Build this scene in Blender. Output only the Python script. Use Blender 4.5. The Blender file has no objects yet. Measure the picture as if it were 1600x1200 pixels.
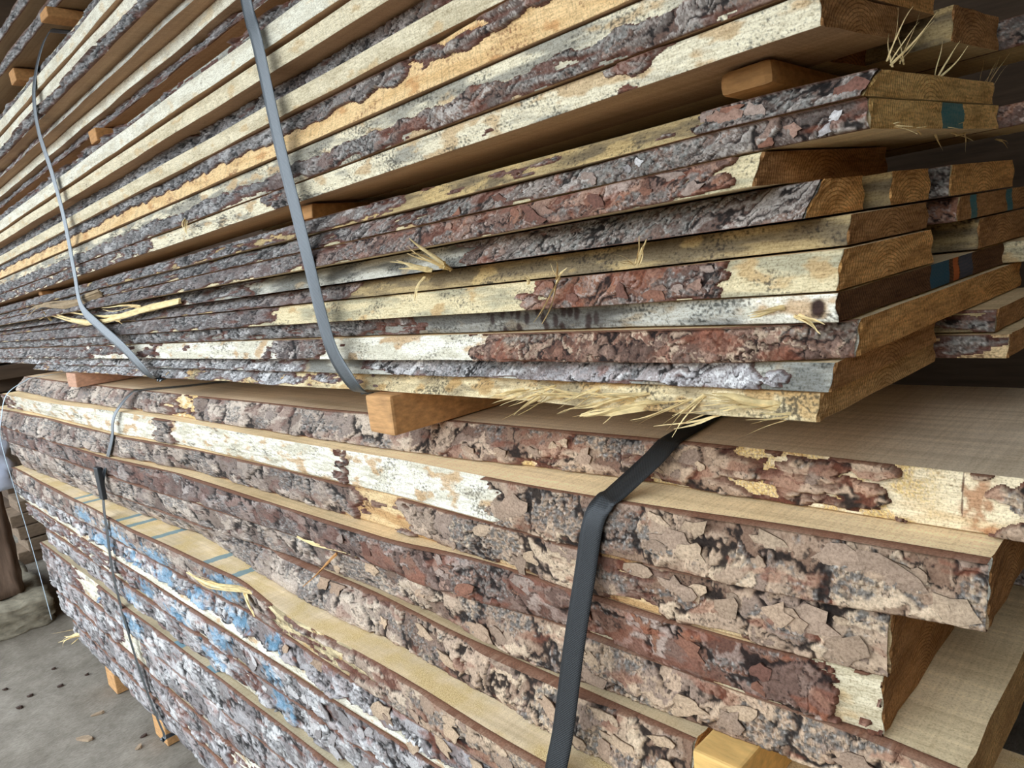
import bpy, math, random
import numpy as np
from mathutils import Matrix, Vector

# ------------------------------------------------------------------ camera, sky, exposure
S = 0.72            # metres per design unit
H = 2.1 * S         # design z = 0 is the camera height above the floor
sc = bpy.context.scene
COL = sc.collection
ROT = np.array([[0.70773278, 0.03849073, -0.70543092],
                [0.69779549, -0.19416918, 0.6894779],
                [-0.11043444, -0.98021263, -0.16427855]])   # world axes in camera terms (right, down, forward)
CAMP = np.array([0.0, -1.0, 0.0])
FPX = 1136.2922
cam = bpy.data.cameras.new('camera')
cam.sensor_width = 36.0
cam.lens = FPX / 1600.0 * 36.0
cam.clip_start = 0.02
cam_o = bpy.data.objects.new('camera', cam)
COL.objects.link(cam_o)
m = Matrix.Identity(4)
for i in range(3):
    m[i][0], m[i][1], m[i][2] = ROT[i, 0], -ROT[i, 1], -ROT[i, 2]
    m[i][3] = CAMP[i] * S + (H if i == 2 else 0.0)
cam_o.matrix_world = m
sc.camera = cam_o

vs = sc.view_settings
vs.view_transform = 'Standard'
vs.look = 'None'
vs.gamma = 1.0
vs.use_curve_mapping = False
vs.exposure = 0.92

w = bpy.data.worlds.new('overcast_sky')
sc.world = w
w.use_nodes = True
bg = w.node_tree.nodes['Background']
bg.inputs['Color'].default_value = (0.78, 0.89, 1.0, 1)
bg.inputs['Strength'].default_value = 1.0
# overcast sky: luminance rises from the horizon to the zenith as (1 + 2 sin h) / 3
wn, wl = w.node_tree.nodes, w.node_tree.links
wtc = wn.new('ShaderNodeTexCoord'); wsx = wn.new('ShaderNodeSeparateXYZ')
wl.new(wtc.outputs['Generated'], wsx.inputs[0])
wma = wn.new('ShaderNodeMath'); wma.operation = 'MULTIPLY_ADD'; wma.use_clamp = False
wmx = wn.new('ShaderNodeMath'); wmx.operation = 'MAXIMUM'; wmx.inputs[1].default_value = 0.0
wl.new(wsx.outputs[2], wmx.inputs[0]); wl.new(wmx.outputs[0], wma.inputs[0])
SKY = 5.2
wma.inputs[1].default_value = SKY * 2 / 3; wma.inputs[2].default_value = SKY / 3
wl.new(wma.outputs[0], bg.inputs['Strength'])

SEED = 7
random.seed(SEED)
rng = np.random.default_rng(SEED)


def W(x, y, z):
    return (S * x, S * y, S * z + H)


def lin(r, g, b):
    c = np.array([r, g, b], float) / 255.0
    return np.where(c <= 0.04045, c / 12.92, ((c + 0.055) / 1.055) ** 2.4)


# ------------------------------------------------------------------ noise
def h2(ix, iy, seed):
    a = (ix.astype(np.int64) * 374761393 + iy.astype(np.int64) * 668265263 + seed * 1274126177) & 0xFFFFFFFF
    a = ((a ^ (a >> 13)) * 1274126177) & 0xFFFFFFFF
    a = ((a ^ (a >> 16)) * 2246822519) & 0xFFFFFFFF
    a = a ^ (a >> 15)
    return (a & 0xFFFFFF).astype(np.float64) / 16777216.0


def gn(x, y, seed):
    ix = np.floor(x); iy = np.floor(y)
    fx = x - ix; fy = y - iy
    u = fx * fx * fx * (fx * (fx * 6 - 15) + 10)
    v = fy * fy * fy * (fy * (fy * 6 - 15) + 10)

    def g(dx, dy):
        t = h2(ix + dx, iy + dy, seed) * 6.2831853
        return np.cos(t) * (fx - dx) + np.sin(t) * (fy - dy)
    a = g(0, 0); b = g(1, 0); c = g(0, 1); d = g(1, 1)
    return ((a * (1 - u) + b * u) * (1 - v) + (c * (1 - u) + d * u) * v) * 1.4


def fbm(x, y, seed, o=4, gain=0.5):
    r = 0.0; a = 1.0
    for k in range(o):
        r = r + a * gn(x, y, seed + k * 17)
        x = x * 2.03 + 5.1; y = y * 2.03 + 3.7; a *= gain
    return r


def voro(x, y, seed):
    ix = np.floor(x); iy = np.floor(y)
    f1 = np.full(x.shape, 9.0); f2 = np.full(x.shape, 9.0)
    idv = np.zeros(x.shape)
    for dx in (-1, 0, 1):
        for dy in (-1, 0, 1):
            cx = ix + dx; cy = iy + dy
            px = cx + 0.12 + 0.76 * h2(cx, cy, seed); py = cy + 0.12 + 0.76 * h2(cx, cy, seed + 91)
            d = np.hypot(px - x, py - y)
            new = d < f1
            f2 = np.where(new, f1, np.minimum(f2, d))
            idv = np.where(new, h2(cx, cy, seed + 37), idv)
            f1 = np.where(new, d, f1)
    return f1, f2, idv


def ss(a, b, x):
    t = np.clip((x - a) / (b - a), 0, 1)
    return t * t * (3 - 2 * t)


def mix(a, b, t):
    t = np.asarray(t)[..., None]
    return a * (1 - t) + b * t


# picture column -> position along the pack (design units, front plane); used to read off positions along the boards
U_T = [-300, 0, 50, 100, 150, 200, 300, 400, 500, 600, 700, 800, 900, 1000, 1100, 1200, 1300, 1400, 1500, 1600, 1750]
X_T = [-16, -5.95, -5.05, -4.36, -3.80, -3.36, -2.67, -2.16, -1.78, -1.48, -1.24, -1.04, -.865, -.725, -.60, -.495, -.395, -.315, -.24, -.175, -.10]


def XU(u):
    return float(np.interp(u, U_T, X_T))


def project(x, y, z):
    d = np.stack([np.asarray(x) - CAMP[0], np.asarray(y) - CAMP[1] + 0 * np.asarray(x), np.asarray(z) + 0 * np.asarray(x)], -1)
    c = d @ ROT
    ww = np.maximum(c[..., 2], 0.05)
    return 800 + FPX * c[..., 0] / ww, 600 + FPX * c[..., 1] / ww, ww


# ------------------------------------------------------------------ materials
def new_mat(name):
    mt = bpy.data.materials.new(name)
    mt.use_nodes = True
    nt = mt.node_tree
    for n in list(nt.nodes):
        nt.nodes.remove(n)
    out = nt.nodes.new('ShaderNodeOutputMaterial')
    pb = nt.nodes.new('ShaderNodeBsdfPrincipled')
    nt.links.new(pb.outputs[0], out.inputs[0])
    pb.inputs['Specular IOR Level'].default_value = 0.25
    return mt, nt, pb


def nd(nt, t, **kw):
    n = nt.nodes.new(t)
    for k, v in kw.items():
        if k in n.inputs:
            n.inputs[k].default_value = v
        else:
            setattr(n, k, v)
    return n


def lk(nt, a, b):
    nt.links.new(a, b)


def coords(nt, scale, rot=(0, 0, 0), kind='Object'):
    tc = nd(nt, 'ShaderNodeTexCoord')
    mp = nd(nt, 'ShaderNodeMapping')
    mp.inputs['Scale'].default_value = scale
    mp.inputs['Rotation'].default_value = rot
    lk(nt, tc.outputs[kind], mp.inputs['Vector'])
    return mp.outputs[0]


def noise(nt, vec, scale=1.0, detail=3, rough=0.55):
    n = nd(nt, 'ShaderNodeTexNoise', Scale=scale, Detail=detail, Roughness=rough)
    lk(nt, vec, n.inputs['Vector'])
    return n.outputs[0]


def ramp(nt, fac, stops):
    r = nd(nt, 'ShaderNodeValToRGB')
    e = r.color_ramp.elements
    while len(e) > 1:
        e.remove(e[-1])
    e[0].position = stops[0][0]; e[0].color = (*stops[0][1], 1)
    for p, c in stops[1:]:
        q = e.new(p); q.color = (*c, 1)
    lk(nt, fac, r.inputs[0])
    return r.outputs[0]


def mulc(nt, a, b, fac=1.0, mode='MULTIPLY'):
    mx = nd(nt, 'ShaderNodeMix', data_type='RGBA', blend_type=mode)
    mx.inputs[0].default_value = fac
    for v, i in ((a, 6), (b, 7)):
        if hasattr(v, 'node'):
            lk(nt, v, mx.inputs[i])
        else:
            mx.inputs[i].default_value = (*v, 1)
    return mx.outputs[2]


def mixc(nt, fac, a, b):
    o = mulc(nt, a, b, 1.0, 'MIX')
    lk(nt, fac, o.node.inputs[0])
    return o


def bump(nt, pb, h, dist, strength=1.0):
    b = nd(nt, 'ShaderNodeBump', Strength=strength, Distance=dist)
    lk(nt, h, b.inputs['Height'])
    lk(nt, b.outputs[0], pb.inputs['Normal'])


def mat_bark():
    mt, nt, pb = new_mat('pine_bark')
    at = nd(nt, 'ShaderNodeAttribute', attribute_name='Col')
    v = coords(nt, (300, 300, 300))
    n1 = noise(nt, v, 1.0, 4, 0.65)
    c = ramp(nt, n1, [(0.28, (0.55, 0.52, 0.50)), (0.55, (1, 1, 1)), (0.8, (1.3, 1.3, 1.3))])
    lk(nt, mulc(nt, at.outputs['Color'], c), pb.inputs['Base Color'])
    pb.inputs['Roughness'].default_value = 0.85
    bump(nt, pb, n1, 0.0012, 0.9)
    return mt


def mat_edge():
    mt, nt, pb = new_mat('board_edge_wood')
    at = nd(nt, 'ShaderNodeAttribute', attribute_name='Col')
    v = coords(nt, (60, 500, 500))
    n1 = noise(nt, v, 1.0, 4, 0.6)
    v2 = coords(nt, (420, 420, 420))
    n2 = noise(nt, v2, 1.0, 3, 0.6)
    c = ramp(nt, n1, [(0.3, (0.72, 0.68, 0.62)), (0.55, (1, 1, 1)), (0.75, (1.12, 1.12, 1.12))])
    c2 = ramp(nt, n2, [(0.30, (0.6, 0.56, 0.5)), (0.5, (1, 1, 1)), (0.75, (1.12, 1.12, 1.12))])
    lk(nt, mulc(nt, mulc(nt, at.outputs['Color'], c), c2), pb.inputs['Base Color'])
    pb.inputs['Roughness'].default_value = 0.75
    bump(nt, pb, n2, 0.0007, 0.6)
    return mt


def mat_sawn(stripes=None, name='sawn_face', dust=0.0):
    mt, nt, pb = new_mat(name)
    oi = nd(nt, 'ShaderNodeObjectInfo')
    n1 = noise(nt, coords(nt, (2.5, 90, 90)), 1.0, 5, 0.6)
    c = ramp(nt, n1, [(0.25, (0.84, 0.79, 0.72)), (0.5, (1.04, 1.03, 1.02)), (0.75, (1.2, 1.2, 1.2))])
    n2 = noise(nt, coords(nt, (260, 9, 9), (0, 0, 0.3)), 1.0, 2, 0.5)
    c2 = ramp(nt, n2, [(0.3, (0.78, 0.74, 0.68)), (0.55, (1, 1, 1)), (0.7, (1.1, 1.1, 1.1))])
    n3 = noise(nt, coords(nt, (420, 420, 420)), 1.0, 3, 0.6)
    c3 = ramp(nt, n3, [(0.28, (0.6, 0.53, 0.42)), (0.48, (1, 1, 1)), (0.7, (1.1, 1.1, 1.1))])
    n4 = noise(nt, coords(nt, (3, 12, 12)), 1.0, 3, 0.5)
    c4 = ramp(nt, n4, [(0.3, (0.8, 0.78, 0.74)), (0.6, (1.05, 1.05, 1.05))])
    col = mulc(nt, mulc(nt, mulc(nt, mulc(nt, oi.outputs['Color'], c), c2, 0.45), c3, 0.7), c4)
    if dust:
        d = noise(nt, coords(nt, (9, 14, 14)), 1.0, 3, 0.6)
        g = noise(nt, coords(nt, (600, 600, 600)), 1.0, 2, 0.6)
        dc = ramp(nt, g, [(0.35, tuple(lin(176, 138, 84))), (0.5, tuple(lin(226, 196, 136))), (0.68, tuple(lin(244, 224, 174)))])
        fac = ramp(nt, d, [(0.40, (0, 0, 0)), (0.62, (dust,) * 3)])
        col = mixc(nt, fac, col, dc)
    if stripes:
        tc = nd(nt, 'ShaderNodeTexCoord')
        sx = nd(nt, 'ShaderNodeSeparateXYZ')
        lk(nt, tc.outputs['Object'], sx.inputs[0])
        sk = nd(nt, 'ShaderNodeMath', operation='MULTIPLY_ADD')
        lk(nt, sx.outputs[1], sk.inputs[0]); sk.inputs[1].default_value = stripes['skew']; lk(nt, sx.outputs[0], sk.inputs[2])
        nz = noise(nt, coords(nt, (60, 60, 60)), 1.0, 3, 0.6)
        wb = nd(nt, 'ShaderNodeMath', operation='MULTIPLY_ADD')
        lk(nt, nz, wb.inputs[0]); wb.inputs[1].default_value = 0.02; lk(nt, sk.outputs[0], wb.inputs[2])
        tot = None
        for x, hw in stripes['at']:
            a = nd(nt, 'ShaderNodeMath', operation='SUBTRACT'); lk(nt, wb.outputs[0], a.inputs[0]); a.inputs[1].default_value = x
            b = nd(nt, 'ShaderNodeMath', operation='ABSOLUTE'); lk(nt, a.outputs[0], b.inputs[0])
            d = nd(nt, 'ShaderNodeMath', operation='LESS_THAN'); lk(nt, b.outputs[0], d.inputs[0]); d.inputs[1].default_value = hw
            if tot is None:
                tot = d.outputs[0]
            else:
                mxx = nd(nt, 'ShaderNodeMath', operation='MAXIMUM'); lk(nt, tot, mxx.inputs[0]); lk(nt, d.outputs[0], mxx.inputs[1]); tot = mxx.outputs[0]
        sc_ = nd(nt, 'ShaderNodeMath', operation='MULTIPLY'); lk(nt, tot, sc_.inputs[0]); sc_.inputs[1].default_value = 0.72
        col = mixc(nt, sc_.outputs[0], col, tuple(stripes['col']))
    lk(nt, col, pb.inputs['Base Color'])
    pb.inputs['Roughness'].default_value = 0.7
    h = nd(nt, 'ShaderNodeMath', operation='ADD'); lk(nt, n2, h.inputs[0]); lk(nt, n3, h.inputs[1])
    bump(nt, pb, h.outputs[0], 0.0006, 0.6)
    return mt


def mat_end(name, base, dark, marks=(), ridges=0.0):
    """end grain: UV holds the offset from the pith in metres"""
    mt, nt, pb = new_mat(name)
    uv = nd(nt, 'ShaderNodeUVMap')
    ln = nd(nt, 'ShaderNodeVectorMath', operation='LENGTH')
    nzv = noise(nt, coords(nt, (25, 25, 25)), 1.0, 2, 0.5)
    lk(nt, uv.outputs[0], ln.inputs[0])
    md = nd(nt, 'ShaderNodeMath', operation='MULTIPLY_ADD')
    lk(nt, nzv, md.inputs[0]); md.inputs[1].default_value = 0.006; lk(nt, ln.outputs['Value'], md.inputs[2])
    ml = nd(nt, 'ShaderNodeMath', operation='MULTIPLY'); lk(nt, md.outputs[0], ml.inputs[0]); ml.inputs[1].default_value = 6.2832 / 0.0042
    sn = nd(nt, 'ShaderNodeMath', operation='SINE'); lk(nt, ml.outputs[0], sn.inputs[0])
    rg = ramp(nt, sn.outputs[0], [(0.0, tuple(base)), (0.45, tuple(base)), (0.95, tuple(dark))])
    n2 = noise(nt, coords(nt, (300, 300, 300)), 1.0, 4, 0.65)
    c2 = ramp(nt, n2, [(0.3, (0.55, 0.5, 0.42)), (0.5, (1, 1, 1)), (0.72, (1.25, 1.22, 1.15))])
    n3 = noise(nt, coords(nt, (14, 14, 30)), 1.0, 3, 0.5)
    c3 = ramp(nt, n3, [(0.3, (0.72, 0.66, 0.6)), (0.65, (1.1, 1.1, 1.1))])
    n5 = noise(nt, coords(nt, (40, 40, 330), (0.5, 0, 0)), 1.0, 2, 0.5)
    c5 = ramp(nt, n5, [(0.35, (0.75, 0.7, 0.62)), (0.6, (1.08, 1.08, 1.08))])
    col = mulc(nt, mulc(nt, mulc(nt, rg, c2), c3), c5)
    for (u0, u1, v0, v1, c, a) in marks:
        sp = nd(nt, 'ShaderNodeSeparateXYZ'); lk(nt, uv.outputs[0], sp.inputs[0])
        tot = None
        for o, lo, hi in ((0, u0, u1), (1, v0, v1)):
            mr = nd(nt, 'ShaderNodeMath', operation='MULTIPLY_ADD'); lk(nt, n2, mr.inputs[0]); mr.inputs[1].default_value = 0.008; lk(nt, sp.outputs[o], mr.inputs[2])
            for op, val in (('GREATER_THAN', lo), ('LESS_THAN', hi)):
                q = nd(nt, 'ShaderNodeMath', operation=op); lk(nt, mr.outputs[0], q.inputs[0]); q.inputs[1].default_value = val
                if tot is None:
                    tot = q.outputs[0]
                else:
                    mm = nd(nt, 'ShaderNodeMath', operation='MULTIPLY'); lk(nt, tot, mm.inputs[0]); lk(nt, q.outputs[0], mm.inputs[1]); tot = mm.outputs[0]
        k = nd(nt, 'ShaderNodeMath', operation='MULTIPLY'); lk(nt, tot, k.inputs[0]); k.inputs[1].default_value = a
        col = mixc(nt, k.outputs[0], col, tuple(c))
    lk(nt, col, pb.inputs['Base Color'])
    pb.inputs['Roughness'].default_value = 0.85
    if ridges:
        wv = nd(nt, 'ShaderNodeTexWave', Scale=1.0, Distortion=1.5)
        lk(nt, coords(nt, (0, 46, 30), (0, 0, 0)), wv.inputs['Vector'])
        h = nd(nt, 'ShaderNodeMath', operation='MULTIPLY_ADD'); lk(nt, wv.outputs[1], h.inputs[0]); h.inputs[1].default_value = ridges; lk(nt, n2, h.inputs[2])
        bump(nt, pb, h.outputs[0], 0.003, 1.0)
    else:
        h = nd(nt, 'ShaderNodeMath', operation='ADD'); lk(nt, n2, h.inputs[0]); lk(nt, n5, h.inputs[1])
        bump(nt, pb, h.outputs[0], 0.0015, 0.8)
    return mt


def mat_plain(name, c, rough=0.7, var=0.25, scale=(40, 40, 40), bmp=0.0008, spec=0.25):
    mt, nt, pb = new_mat(name)
    n = noise(nt, coords(nt, scale), 1.0, 5, 0.6)
    c1 = tuple(np.array(c) * (1 - var)); c2 = tuple(np.array(c) * (1 + var))
    lk(nt, ramp(nt, n, [(0.3, c1), (0.7, c2)]), pb.inputs['Base Color'])
    pb.inputs['Roughness'].default_value = rough
    pb.inputs['Specular IOR Level'].default_value = spec
    if bmp:
        bump(nt, pb, n, bmp, 0.8)
    return mt


M_BARK = mat_bark()
M_EDGE = mat_edge()
M_SAWN = mat_sawn()
M_DUST = mat_sawn(None, 'sawdust_strewn_face', 0.95)
END_BASE = lin(232, 180, 114)
END_DARK = lin(188, 130, 72)
M_END = mat_end('end_grain', END_BASE, END_DARK)
M_ENDR = mat_end('rough_end_grain', lin(220, 180, 124), lin(176, 132, 84), ridges=2.5)
M_ENDD = mat_end('brown_end_grain', lin(190, 142, 92), lin(146, 102, 62))
M_STICK = mat_plain('spacer_wood', lin(186, 136, 84), 0.8, 0.25, (30, 90, 120), 0.001)
M_SPLIT = mat_plain('splinter_wood', lin(232, 206, 150), 0.7, 0.3, (30, 120, 120), 0.0006)
M_STRAP = None


# ------------------------------------------------------------------ mesh helpers
def mesh_obj(name, V, F, mats, parent=None, loc=(0, 0, 0), smooth=None, mi=None, col=None, uv=None):
    me = bpy.data.meshes.new(name)
    V = np.asarray(V, np.float32)
    F = np.asarray(F, np.int32)
    k = F.shape[1]
    me.vertices.add(len(V)); me.vertices.foreach_set('co', V.ravel())
    me.loops.add(F.size); me.loops.foreach_set('vertex_index', F.ravel())
    me.polygons.add(len(F))
    me.polygons.foreach_set('loop_start', np.arange(0, F.size, k, dtype=np.int32))
    me.polygons.foreach_set('loop_total', np.full(len(F), k, np.int32))
    if mi is not None:
        me.polygons.foreach_set('material_index', np.asarray(mi, np.int32))
    if smooth is not None:
        me.polygons.foreach_set('use_smooth', np.broadcast_to(np.asarray(smooth, bool), (len(F),)).copy())
    for mm in mats:
        me.materials.append(mm)
    if col is not None:
        a = me.attributes.new('Col', 'FLOAT_COLOR', 'POINT')
        c4 = np.ones((len(V), 4), np.float32); c4[:, :3] = col
        a.data.foreach_set('color', c4.ravel())
    if uv is not None:
        l = me.uv_layers.new(name='UVMap')
        l.data.foreach_set('uv', np.asarray(uv, np.float32)[F.ravel()].ravel())
    me.update(calc_edges=True)
    me.validate()
    o = bpy.data.objects.new(name, me)
    COL.objects.link(o)
    if parent is not None:
        o.parent = parent
    o.location = loc
    return o


def tag(o, label=None, cat=None, group=None, kind=None):
    if label: o['label'] = label
    if cat: o['category'] = cat
    if group: o['group'] = group
    if kind: o['kind'] = kind
    return o


def empty(name, loc):
    o = bpy.data.objects.new(name, None)
    COL.objects.link(o)
    o.location = loc
    o.empty_display_size = 0.05
    return o


def box_bm(x0, x1, y0, y1, z0, z1, jit=0.0, bev=0.004, seed=0):
    """bevelled, slightly uneven sawn block: returns V, F(quads padded)"""
    import bmesh
    bm = bmesh.new()
    bmesh.ops.create_cube(bm, size=1.0)
    r = random.Random(seed)
    for v in bm.verts:
        v.co = Vector((x0 if v.co.x < 0 else x1, y0 if v.co.y < 0 else y1, z0 if v.co.z < 0 else z1))
        v.co += Vector([r.uniform(-jit, jit) for _ in range(3)])
    if bev:
        bmesh.ops.bevel(bm, geom=list(bm.edges), offset=bev, segments=2, affect='EDGES', profile=0.6)
    return bm


def bm_obj(name, bm, mats, parent=None, loc=(0, 0, 0), smooth=False):
    me = bpy.data.meshes.new(name)
    bm.to_mesh(me); bm.free()
    for mm in mats:
        me.materials.append(mm)
    for p in me.polygons:
        p.use_smooth = smooth
    o = bpy.data.objects.new(name, me)
    COL.objects.link(o)
    if parent is not None:
        o.parent = parent
    o.location = loc
    return o


# ------------------------------------------------------------------ boards
def fz(c):
    return (lambda x: c[0] + c[1] * (np.asarray(x) + 2.0))


def fy(c):
    if isinstance(c, (int, float)):
        return lambda x: np.full(np.shape(x), float(c))
    c = sorted(c)
    xs = [p[0] for p in c]; ys = [p[1] for p in c]

    def f(x):
        x = np.asarray(x)
        return (np.interp(x - .06, xs, ys) + np.interp(x, xs, ys) + np.interp(x + .06, xs, ys)) / 3
    return f


def columns(xl, xr, zf, yf, px):
    x = np.linspace(xl, xr, 3000)
    u, v, d = project(x, yf(x), zf(x))
    inf = (v > -60) & (v < 1260) & (u > -40) & (u < 1640) & (d > 0.06)
    du = np.abs(np.gradient(u))
    dens = np.where(inf, du / px, 0) + (x[1] - x[0]) / np.where((x > -1.6) & (px < 3), .008, .12)
    cum = np.concatenate([[0], np.cumsum(0.5 * (dens[1:] + dens[:-1]))])
    n = max(8, int(cum[-1]) + 2)
    return np.interp(np.linspace(0, cum[-1], n), cum, x)


WOODS = {
    #           base              alt               speckle           stain
    'pale':   (lin(226, 212, 180), lin(206, 191, 158), lin(132, 114, 92), lin(206, 176, 130)),
    'bright': (lin(232, 226, 206), lin(214, 205, 182), lin(160, 146, 124), lin(220, 200, 164)),
    'orange': (lin(236, 200, 146), lin(222, 182, 126), lin(150, 100, 64), lin(200, 144, 88)),
    'mottle': (lin(230, 218, 188), lin(160, 154, 138), lin(70, 66, 58), lin(196, 162, 116)),
    'white':  (lin(242, 236, 218), lin(214, 206, 184), lin(98, 88, 74), lin(196, 154, 102)),
    'olive':  (lin(184, 160, 114), lin(124, 108, 82), lin(58, 50, 42), lin(208, 178, 122)),
    'yellow': (lin(224, 206, 164), lin(178, 168, 138), lin(84, 76, 64), lin(196, 160, 108)),
    'grey':   (lin(196, 192, 178), lin(126, 124, 116), lin(54, 54, 50), lin(172, 152, 122)),
    'cream':  (lin(242, 222, 184), lin(230, 202, 158), lin(156, 118, 74), lin(186, 120, 70)),
    'cambium': (lin(228, 198, 150), lin(200, 160, 110), lin(104, 68, 44), lin(160, 98, 56)),
    'fibre':  (lin(232, 212, 168), lin(172, 154, 120), lin(74, 66, 52), lin(194, 154, 96)),
}
PALS = {
    #          plate colours                                                                  deep              crack            lichen
    'warm': ([lin(176, 150, 126), lin(198, 170, 142), lin(188, 160, 134), lin(158, 134, 116), lin(210, 184, 154)], lin(104, 70, 52), lin(30, 23, 20), lin(116, 111, 105)),
    'grey': ([lin(166, 160, 158), lin(196, 190, 188), lin(140, 132, 130), lin(178, 166, 162), lin(216, 212, 208)], lin(98, 82, 76), lin(27, 24, 23), lin(134, 132, 130)),
    'red':  ([lin(142, 116, 102), lin(164, 130, 110), lin(118, 92, 80), lin(176, 154, 140), lin(146, 104, 82)], lin(98, 60, 45), lin(30, 22, 19), lin(126, 118, 110)),
    'dark': ([lin(130, 119, 110), lin(156, 143, 132), lin(106, 94, 86), lin(178, 167, 156), lin(138, 114, 100)], lin(86, 62, 52), lin(24, 20, 18), lin(138, 134, 126)),
    'rough': ([lin(130, 104, 90), lin(158, 127, 108), lin(110, 86, 74), lin(196, 170, 144), lin(140, 102, 84)], lin(92, 59, 46), lin(27, 20, 18), lin(150, 137, 122)),
}
BLUE = lin(130, 176, 204)
TEAL = lin(20, 120, 128)


def wood_front(Xm, Zm, wd, seed, spk, alt, stain, saw):
    base, al, dark, st = WOODS[wd]
    n = fbm(Xm / .14, Zm / .022, seed, 4)
    c = mix(base, al, ss(-.35, .4, n + alt))
    n2 = fbm(Xm / .07, Zm / .03, seed + 5, 4)
    c = mix(c, st, ss(.12, .45, n2 + stain) * .75)
    s1 = gn(Xm / .0045, Zm / .0035, seed + 9) + .5 * gn(Xm / .0021, Zm / .0017, seed + 10)
    reg = fbm(Xm / .09, Zm / .035, seed + 12, 4)
    c = mix(c, dark, ss(.1, .7, s1 + .9 * reg + spk) * .85)
    if saw:
        g = gn(Xm / .0042 + Zm / .05, Zm / .09, seed + 20) + .5 * gn(Xm / .011 + Zm / .05, Zm / .2, seed + 21)
        c = c * (1 - .22 * saw * ss(.05, .6, g))[..., None]
    return c, n2


def bark_fields(X, Z, st, seed, cs):
    """relief in 0..1 and colour of a bark surface; X along the log, Z across it, metres"""
    pal = PALS[st['pal']]
    wx = fbm(X / .045, Z / .045, seed + 1, 4, .62) * .013 * cs
    wz = fbm(X / .045, Z / .045, seed + 2, 4, .62) * .012 * cs
    X1 = X + wx; Z1 = Z + wz
    if st['style'] == 'slash':
        X1 = X1 - Z1 * st.get('shear', 1.5)
        cx, cz = .034 * cs, .036 * cs
    elif st['style'] == 'rough':
        cx, cz = .026 * cs, .018 * cs
    else:
        cx, cz = .075 * cs, .050 * cs
    f1, f2, idv = voro(X1 / cx, Z1 / cz, seed + 3)
    e = f2 - f1
    cw = ss(-.35, .3, fbm(X / .07, Z / .05, seed + 5, 3))                 # how far each crack has opened
    crack = ss(0, 1, e / (.04 + .24 * cw))
    fis = np.abs(gn(X1 / .038 + .6 * gn(Z1 / .03, X1 / .05, seed + 7), Z1 / .085, seed + 9)) if st['style'] != 'slash' else np.abs(gn(X1 / .022, Z1 / .07, seed + 9))
    fo = ss(.08, .35, fbm(X / .10, Z / .08, seed + 10, 2) + st.get('fiss', .0))
    fissure = 1 - fo * ss(.17, .03, fis)
    plate = st['style'] == 'plate'
    if plate:
        q = fbm(X1 / (cx * .9), Z1 / (cz * .8), seed + 6, 4, .42) * 3.0 + idv * 4.0
    else:
        q = fbm(X1 / (cx * .75), Z1 / (cz * .75), seed + 6, 5, .55) * 3.4 + idv * 4.0
    lev = np.floor(q); fr = q - lev
    g1, g2, id2 = voro(X1 / (cx * .5) + 7, Z1 / (cz * .5), seed + 4)
    if st['style'] == 'slash':
        h = .36 + .10 * (lev - 2) + .24 * fr
    else:
        h = .46 + (.135 if plate else .115) * (lev - 2) + .05 * fr + (.04 if plate else .10) * (id2 - .5)
    h = np.clip(h, 0.06, 1.1)
    fine = fbm(X / .007, Z / .005, seed + 8, 4, .6)
    reg = ss(.03, .20, fbm(X1 / .19, Z1 / .06, seed + 11, 4) + st.get('lich', 0.0))     # rough, lichened regions
    c1, c2, c3 = voro(X / .0075 + fine, Z / .006, seed + 12)
    h = h * (1 - reg * .35) + reg * ((c2 - c1) * .22 + fine * .20) + fine * (.025 if plate else .05)
    h = h * (.30 + .70 * crack) * (.25 + .75 * fissure)
    hs = h2(lev, np.floor(idv * 997), seed + 13)
    cols = np.array(pal[0])
    t = hs * (len(cols) - 1e-3)
    c = cols[np.floor(t).astype(int)]
    c = c * ((.93 if plate else .86) + (.14 if plate else .28) * h2(np.floor(id2 * 991), lev, seed + 15))[..., None]
    c = c * (1 + (.13 if plate else .22) * fbm(X / .02, Z / .012, seed + 14, 4))[..., None]
    c = mix(c, pal[1], ss(.34 if plate else .40, .10, h) * .7)
    c = mix(c, pal[2] if plate else pal[1] * .8, ss(.10, .02, fr) * .8)                          # broken flake rims show the inner bark
    li = reg * ss(-.15, .45, fbm(X / .010, Z / .008, seed + 16, 3) + .1)
    c = mix(c, pal[3], li * .85)
    sp = gn(X / .0042, Z / .0036, seed + 18) + .5 * gn(X / .0022, Z / .002, seed + 17)
    c = mix(c, lin(206, 200, 190), reg * ss(.3, .65, sp) * .5)
    c = mix(c, pal[2], reg * ss(-.2, -.6, sp) * .7)
    c = mix(c, pal[2], ss(.45, .08, crack) * .92)
    c = mix(c, pal[2], ss(.55, .1, fissure) * .92)
    rd = ss(.20, .42, fbm(X / .09 + 3, Z / .035, seed + 22, 4) + st.get('redder', -.14))
    c = mix(c, lin(142, 82, 58) * (.8 + .4 * hs)[..., None], rd * .5 * (1 - reg))
    return np.clip(h, .02, 1.2), c


BARK_N = [0]
SURF = {}


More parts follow.
